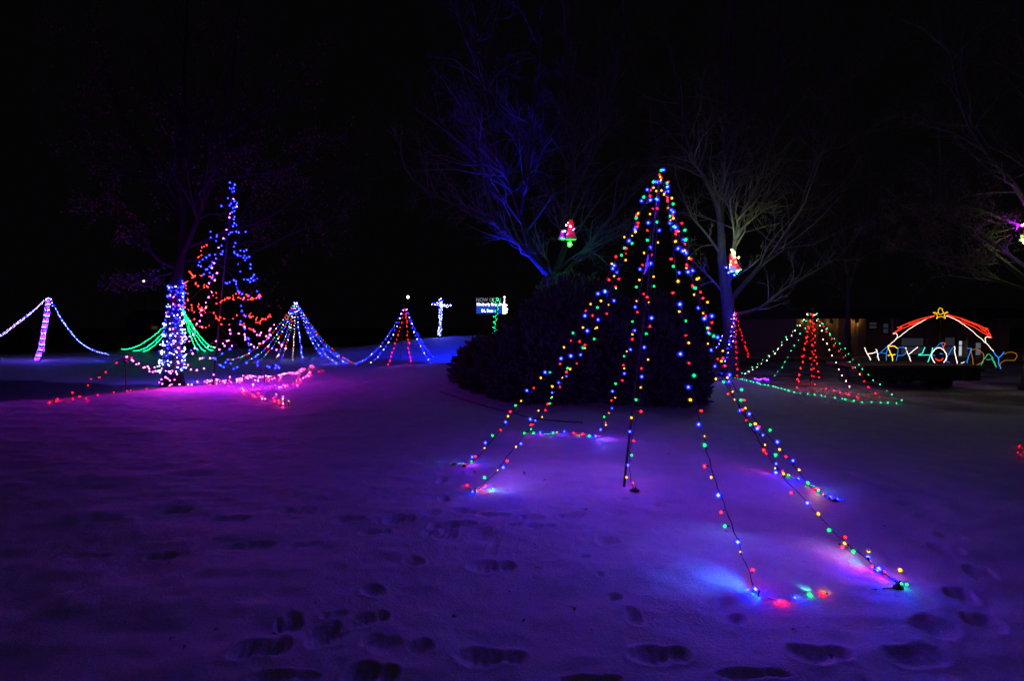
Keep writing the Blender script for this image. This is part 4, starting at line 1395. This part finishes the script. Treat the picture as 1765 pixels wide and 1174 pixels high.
hs = thing('holiday_sign', 'rope light letters spelling HAPPY HOLIDAYS standing on the trailer', 'sign', Vector((trb.x, TY + .2, tz)))
HY = TY + .22
rope(hs, [[(215, 530), (240, 585), (272, 642)], [(320, 545), (335, 600), (349, 645)], [(248, 588), (325, 570)]], 'white', HY, .015)
rope(hs, [[(322, 622), (345, 590), (425, 520)], [(425, 520), (418, 585), (415, 648)], [(365, 578), (412, 585)]], 'blue', HY + .03, .010)
rope(hs, [[(427, 515), (445, 560), (465, 600), (472, 650)], [(430, 520), (480, 515), (518, 537)], [(430, 602), (495, 592)]], 'yellow', HY - .02, .017)
rope(hs, [[(525, 530), (518, 590), (505, 650)], [(525, 530), (575, 528), (602, 560), (575, 598), (515, 605)]], 'blue', HY, .010)
rope(hs, [[(590, 530), (615, 590), (640, 656)], [(620, 592), (705, 525)]], 'white', HY + .02, .014)
rope(hs, [[(768, 525), (745, 580), (712, 598), (770, 597), (832, 598)], [(842, 530), (825, 590), (795, 660)]], 'teal', HY, .016)
face = rope(hs, [[(862, 668), (840, 640), (832, 600), (845, 560), (880, 535), (915, 535), (950, 560), (968, 600), (962, 640), (938, 668)]], 'white', HY, .015)
rope(face, [[(865, 627), (882, 643), (900, 650), (920, 644), (936, 628)]], 'red', HY - .02, .015, 'smile')
rope(face, [[(835, 602), (850, 600), (862, 604)], [(908, 588), (922, 586), (935, 590)]], 'blue', HY - .02, .01, 'eye')
rope(face, [[(855, 545), (885, 515), (920, 485)], [(920, 485), (935, 520), (945, 548)]], 'blue', HY - .01, .009, 'hat_outline')
rope(face, [[(925, 484), (955, 490), (942, 520), (948, 540)]], 'red', HY - .03, .01, 'hat_tassel')
rope(hs, [[(1035, 518), (1005, 560), (985, 598), (962, 655)], [(962, 655), (995, 668)]], 'blue', HY, .010)
rope(hs, [[(1040, 520), (1045, 570), (1055, 625), (1069, 675)]], 'white', HY + .01, .014)
rope(hs, [[(1195, 535), (1180, 590), (1165, 630), (1155, 672)], [(1160, 535), (1195, 540)]], 'blue', HY, .012)
rope(hs, [[(1100, 674), (1135, 664)]], 'white', HY, .010, 'rope_end')
rope(hs, [[(1195, 550), (1205, 610), (1215, 686)], [(1195, 550), (1260, 547), (1308, 590), (1308, 640), (1280, 672), (1235, 692)]], 'orange', HY, .012)
rope(hs, [[(1280, 700), (1300, 665), (1322, 625), (1350, 590), (1385, 615), (1405, 660), (1432, 712)], [(1335, 640), (1375, 640)], [(1380, 620), (1420, 700)]], 'green', HY, .011)
rope(hs, [[(1400, 568), (1445, 620), (1500, 570)], [(1445, 620), (1450, 670), (1466, 726)]], 'blue', HY - .02, .015)
rope(hs, [[(1500, 590), (1550, 572), (1600, 580), (1616, 610), (1585, 648), (1520, 645), (1475, 665), (1460, 692)]], 'orange', HY + .01, .010)

arch = thing('light_arch', 'red and white rope light stable roof topped by a yellow star', 'light arch', Vector((trb.x, TY + .9, tz)))
AY = TY + .9
rope(arch, [[(430, 515), (500, 455), (610, 372), (720, 300), (790, 265), (858, 235)], [(500, 455), (516, 430), (508, 400), (475, 403)]], 'white', AY, .012, 'roof_edge')
rope(arch, [[(962, 235), (1060, 275), (1160, 345), (1260, 425), (1332, 486), (1400, 565)], [(1332, 486), (1325, 445), (1345, 430), (1372, 437)]], 'white', AY, .012, 'roof_edge')
rope(arch, [[(515, 347), (680, 280), (858, 234)], [(480, 395), (620, 330), (855, 240)], [(515, 347), (555, 340), (480, 395)], [(620, 318), (720, 285)]], 'red', AY - .03, .014, 'roof_stripe')
rope(arch, [[(975, 226), (1130, 270), (1345, 360)], [(975, 234), (1180, 322), (1380, 436)], [(1345, 360), (1365, 400), (1382, 440)], [(1100, 268), (1250, 330), (1365, 415)], [(1300, 350), (1338, 352), (1340, 372), (1300, 362)]], 'red', AY - .03, .014, 'roof_stripe')
rope(arch, [[(890, 216), (895, 180), (912, 165), (930, 180), (936, 214), (912, 222), (890, 216)], [(885, 212), (845, 205), (882, 228), (878, 262), (912, 240), (957, 262), (948, 226), (980, 202), (938, 212)]], 'gold', AY - .05, .013, 'star')
for (x, y) in ((432, 520), (1398, 565), (912, 250)):
    m = MB(); p = at(*q8(x, y), AY + .03)
    m.tube([p, Vector((p.x, p.y, tz - .02))], .012, 5)
    m.build('upright', M_dark, arch)

# ------------------------------------------------------------------ bench, buildings
bp0 = gp(1478, 657)
bench = thing('park_bench', 'low dark wooden bench on the thin snow near the trailer', 'bench', bp0)
for k in range(3):
    m = MB(); m.box(bp0 + Vector((0, -.16 + k * .16, .40)), (1.15, .14, .04)); m.build('seat_plank', M_wood, bench)
for sx in (-.4, .4):
    m = MB(); m.box(bp0 + Vector((sx, 0, .19)), (.08, .36, .38)); m.build('leg', M_wood, bench)

BY = 27.0
M_wall = mat('tan_stucco', (.34, .25, .14), .9, .15, 6, .3)
M_roof = mat('dark_fascia', (.05, .045, .045), .8, .2, 8, .2)
M_frame = mat('window_frame', (.08, .08, .085), .5, .1, 20, .05)
E_win = emit('dim_window', (.32, .34, .5), .055, False)
E_win2 = emit('pale_window', (.55, .6, .75), .16, False)
E_door = emit('bright_doorway', (.85, .92, 1), .55)
x0, x1 = at(1366, 560, BY).x, at(1735, 560, BY).x
bg = Vector(((x0 + x1) / 2, BY + 4, hgt((x0 + x1) / 2, BY)))
bld = thing('building', 'long low tan building behind the rope light sign', 'building', bg)
ztop = at(1400, 549, BY).z
m = MB(); m.box(((x0 + x1) / 2, BY + 4, (ztop + bg.z - .3) / 2), (x1 - x0, 8, ztop - bg.z + .3)); m.build('wall', M_wall, bld)
m = MB(); m.box(((x0 + x1) / 2, BY + 3.9, ztop + .25), (x1 - x0 + .8, 9.2, .5)); m.build('roof', M_roof, bld)
for xp in (1374, 1412, 1446, 1480, 1540, 1600, 1668, 1725):
    p = at(xp, 560, BY)
    m = MB(); m.box((p.x, BY - .12, (ztop + bg.z) / 2), (.42, .3, ztop - bg.z - .02)); m.build('pilaster', M_wall, bld)
for (xa, xb, ya, yb_, e) in ((1496, 1511, 555, 567, E_win), (1520, 1531, 557, 575, E_win), (1551, 1591, 582, 612, E_win), (1626, 1645, 581, 613, E_win), (1674, 1690, 590, 613, E_win2)):
    a0, a1 = at(xa, ya, BY), at(xb, yb_, BY)
    w, h = a1.x - a0.x, a0.z - a1.z
    fr = MB()
    cxx, czz = (a0.x + a1.x) / 2, (a0.z + a1.z) / 2
    for sx in (-1, 1):
        fr.box((cxx + sx * w / 2, BY - .03, czz), (.06, .1, h + .12))
    for sz in (-1, 0, 1):
        fr.box((cxx, BY - .032, czz + sz * h / 2), (w - .07, .08, .06))
    wo = fr.build('window', M_frame, bld)
    pn = MB(); pn.box((cxx, BY - .012, czz), (w - .05, .02, h)); pn.build('pane', e, wo)
a0, a1 = at(1650, 586, BY), at(1666, 613, BY)
dr = MB()
cxx, czz, w, h = (a0.x + a1.x) / 2, (a0.z + a1.z) / 2, a1.x - a0.x, a0.z - a1.z
for sx in (-1, 0, 1):
    dr.box((cxx + sx * w / 2, BY - .03, czz), (.06, .1, h))
dr.box((cxx, BY - .032, czz + h / 2 - .02), (w + .1, .08, .08)); dr.box((cxx, BY - .034, czz + .12), (w, .06, .05))
do = dr.build('door', M_frame, bld)
pn = MB(); pn.box((cxx, BY - .012, czz), (w - .05, .02, h)); pn.build('pane', E_door, do)
for (xp, yp, s) in ((1476, 553, 150), (1432, 553, 70.0), (1386, 553, 70.0), (1405, 553, 40)):
    p = at(xp, yp, BY - .32)
    wl = MB(); wl.box(p + Vector((0, .09, .07)), (.2, .24, .04)); wl.box(p + Vector((0, -.05, -.03)), (.2, .03, .17)); wo = wl.build('wall_lamp', M_frame, bld)
    lamp(wo, p, .04, emit('porch_bulb', (1, .55, .16), s), 'bulb')

hp = at(266, 541, 95)
house = thing('house', 'tiny dim house far off beyond the left lights', 'house', Vector((hp.x, 98, hgt(hp.x, 98))))
g = hgt(hp.x, 98)
m = MB(); m.box((hp.x - 1, 98, g + 1.5), (9, 6, 3)); m.build('wall', M_roof, house)
m = MB(); m.add([(hp.x - 6, 94.6, g + 3), (hp.x + 4, 94.6, g + 3), (hp.x + 4, 101.4, g + 3), (hp.x - 6, 101.4, g + 3), (hp.x - 6, 98, g + 5), (hp.x + 4, 98, g + 5)],
                [(0, 1, 5, 4), (2, 3, 4, 5), (0, 4, 3), (1, 2, 5)]); m.build('roof', M_roof, house)
m = MB(); m.box((hp.x, 94.97, g + 1.7), (1.1, .05, .6)); m.build('window', emit('far_window', (1, .5, .2), .035, False), house)

# ------------------------------------------------------------------ power cable on the snow, twigs and litter
cpts = [gp(x, y, .008) for x, y in ((758, 676), (800, 690), (840, 702), (880, 712), (915, 722), (960, 727), (1005, 730))]
cm = MB(); cm.tube([p + Vector((0, 0, rng.uniform(0, .006))) for p in catmull(cpts, 10)], .009, 5)
cab = cm.build('power_cable', M_cord)
recenter(cab, cpts[0]); tag(cab, 'dark power cable lying across the snow before the shrubs', 'cable')

lt = MB()
for (x, y, s) in [(907, 821, .05), (912, 819, .03), (787, 803, .06), (797, 816, .03), (820, 815, .025), (836, 803, .015), (938, 830, .015), (1240, 758, .02), (1010, 880, .02), (990, 1050, .02), (1350, 1000, .02), (875, 826, .015)] + \
        [(rng.uniform(250, 1600), rng.uniform(720, 1150), rng.uniform(.006, .016)) for _ in range(60)]:
    p = gp(x, y, .006)
    for _ in range(3):
        u = Vector((rng.gauss(0, 1), rng.gauss(0, 1), rng.uniform(0, .5))).normalized() * s
        w = Vector((-u.y, u.x, rng.uniform(0, s))) * .4
        q = p + Vector((rng.gauss(0, s * .4), rng.gauss(0, s * .4), 0))
        lt.add([tuple(q - u), tuple(q + w), tuple(q + u), tuple(q - w + Vector((0, 0, s * .2)))], [(0, 1, 2), (0, 2, 3)])
lit = lt.build('fallen_leaves', M_leaf)
lit['kind'] = 'stuff'
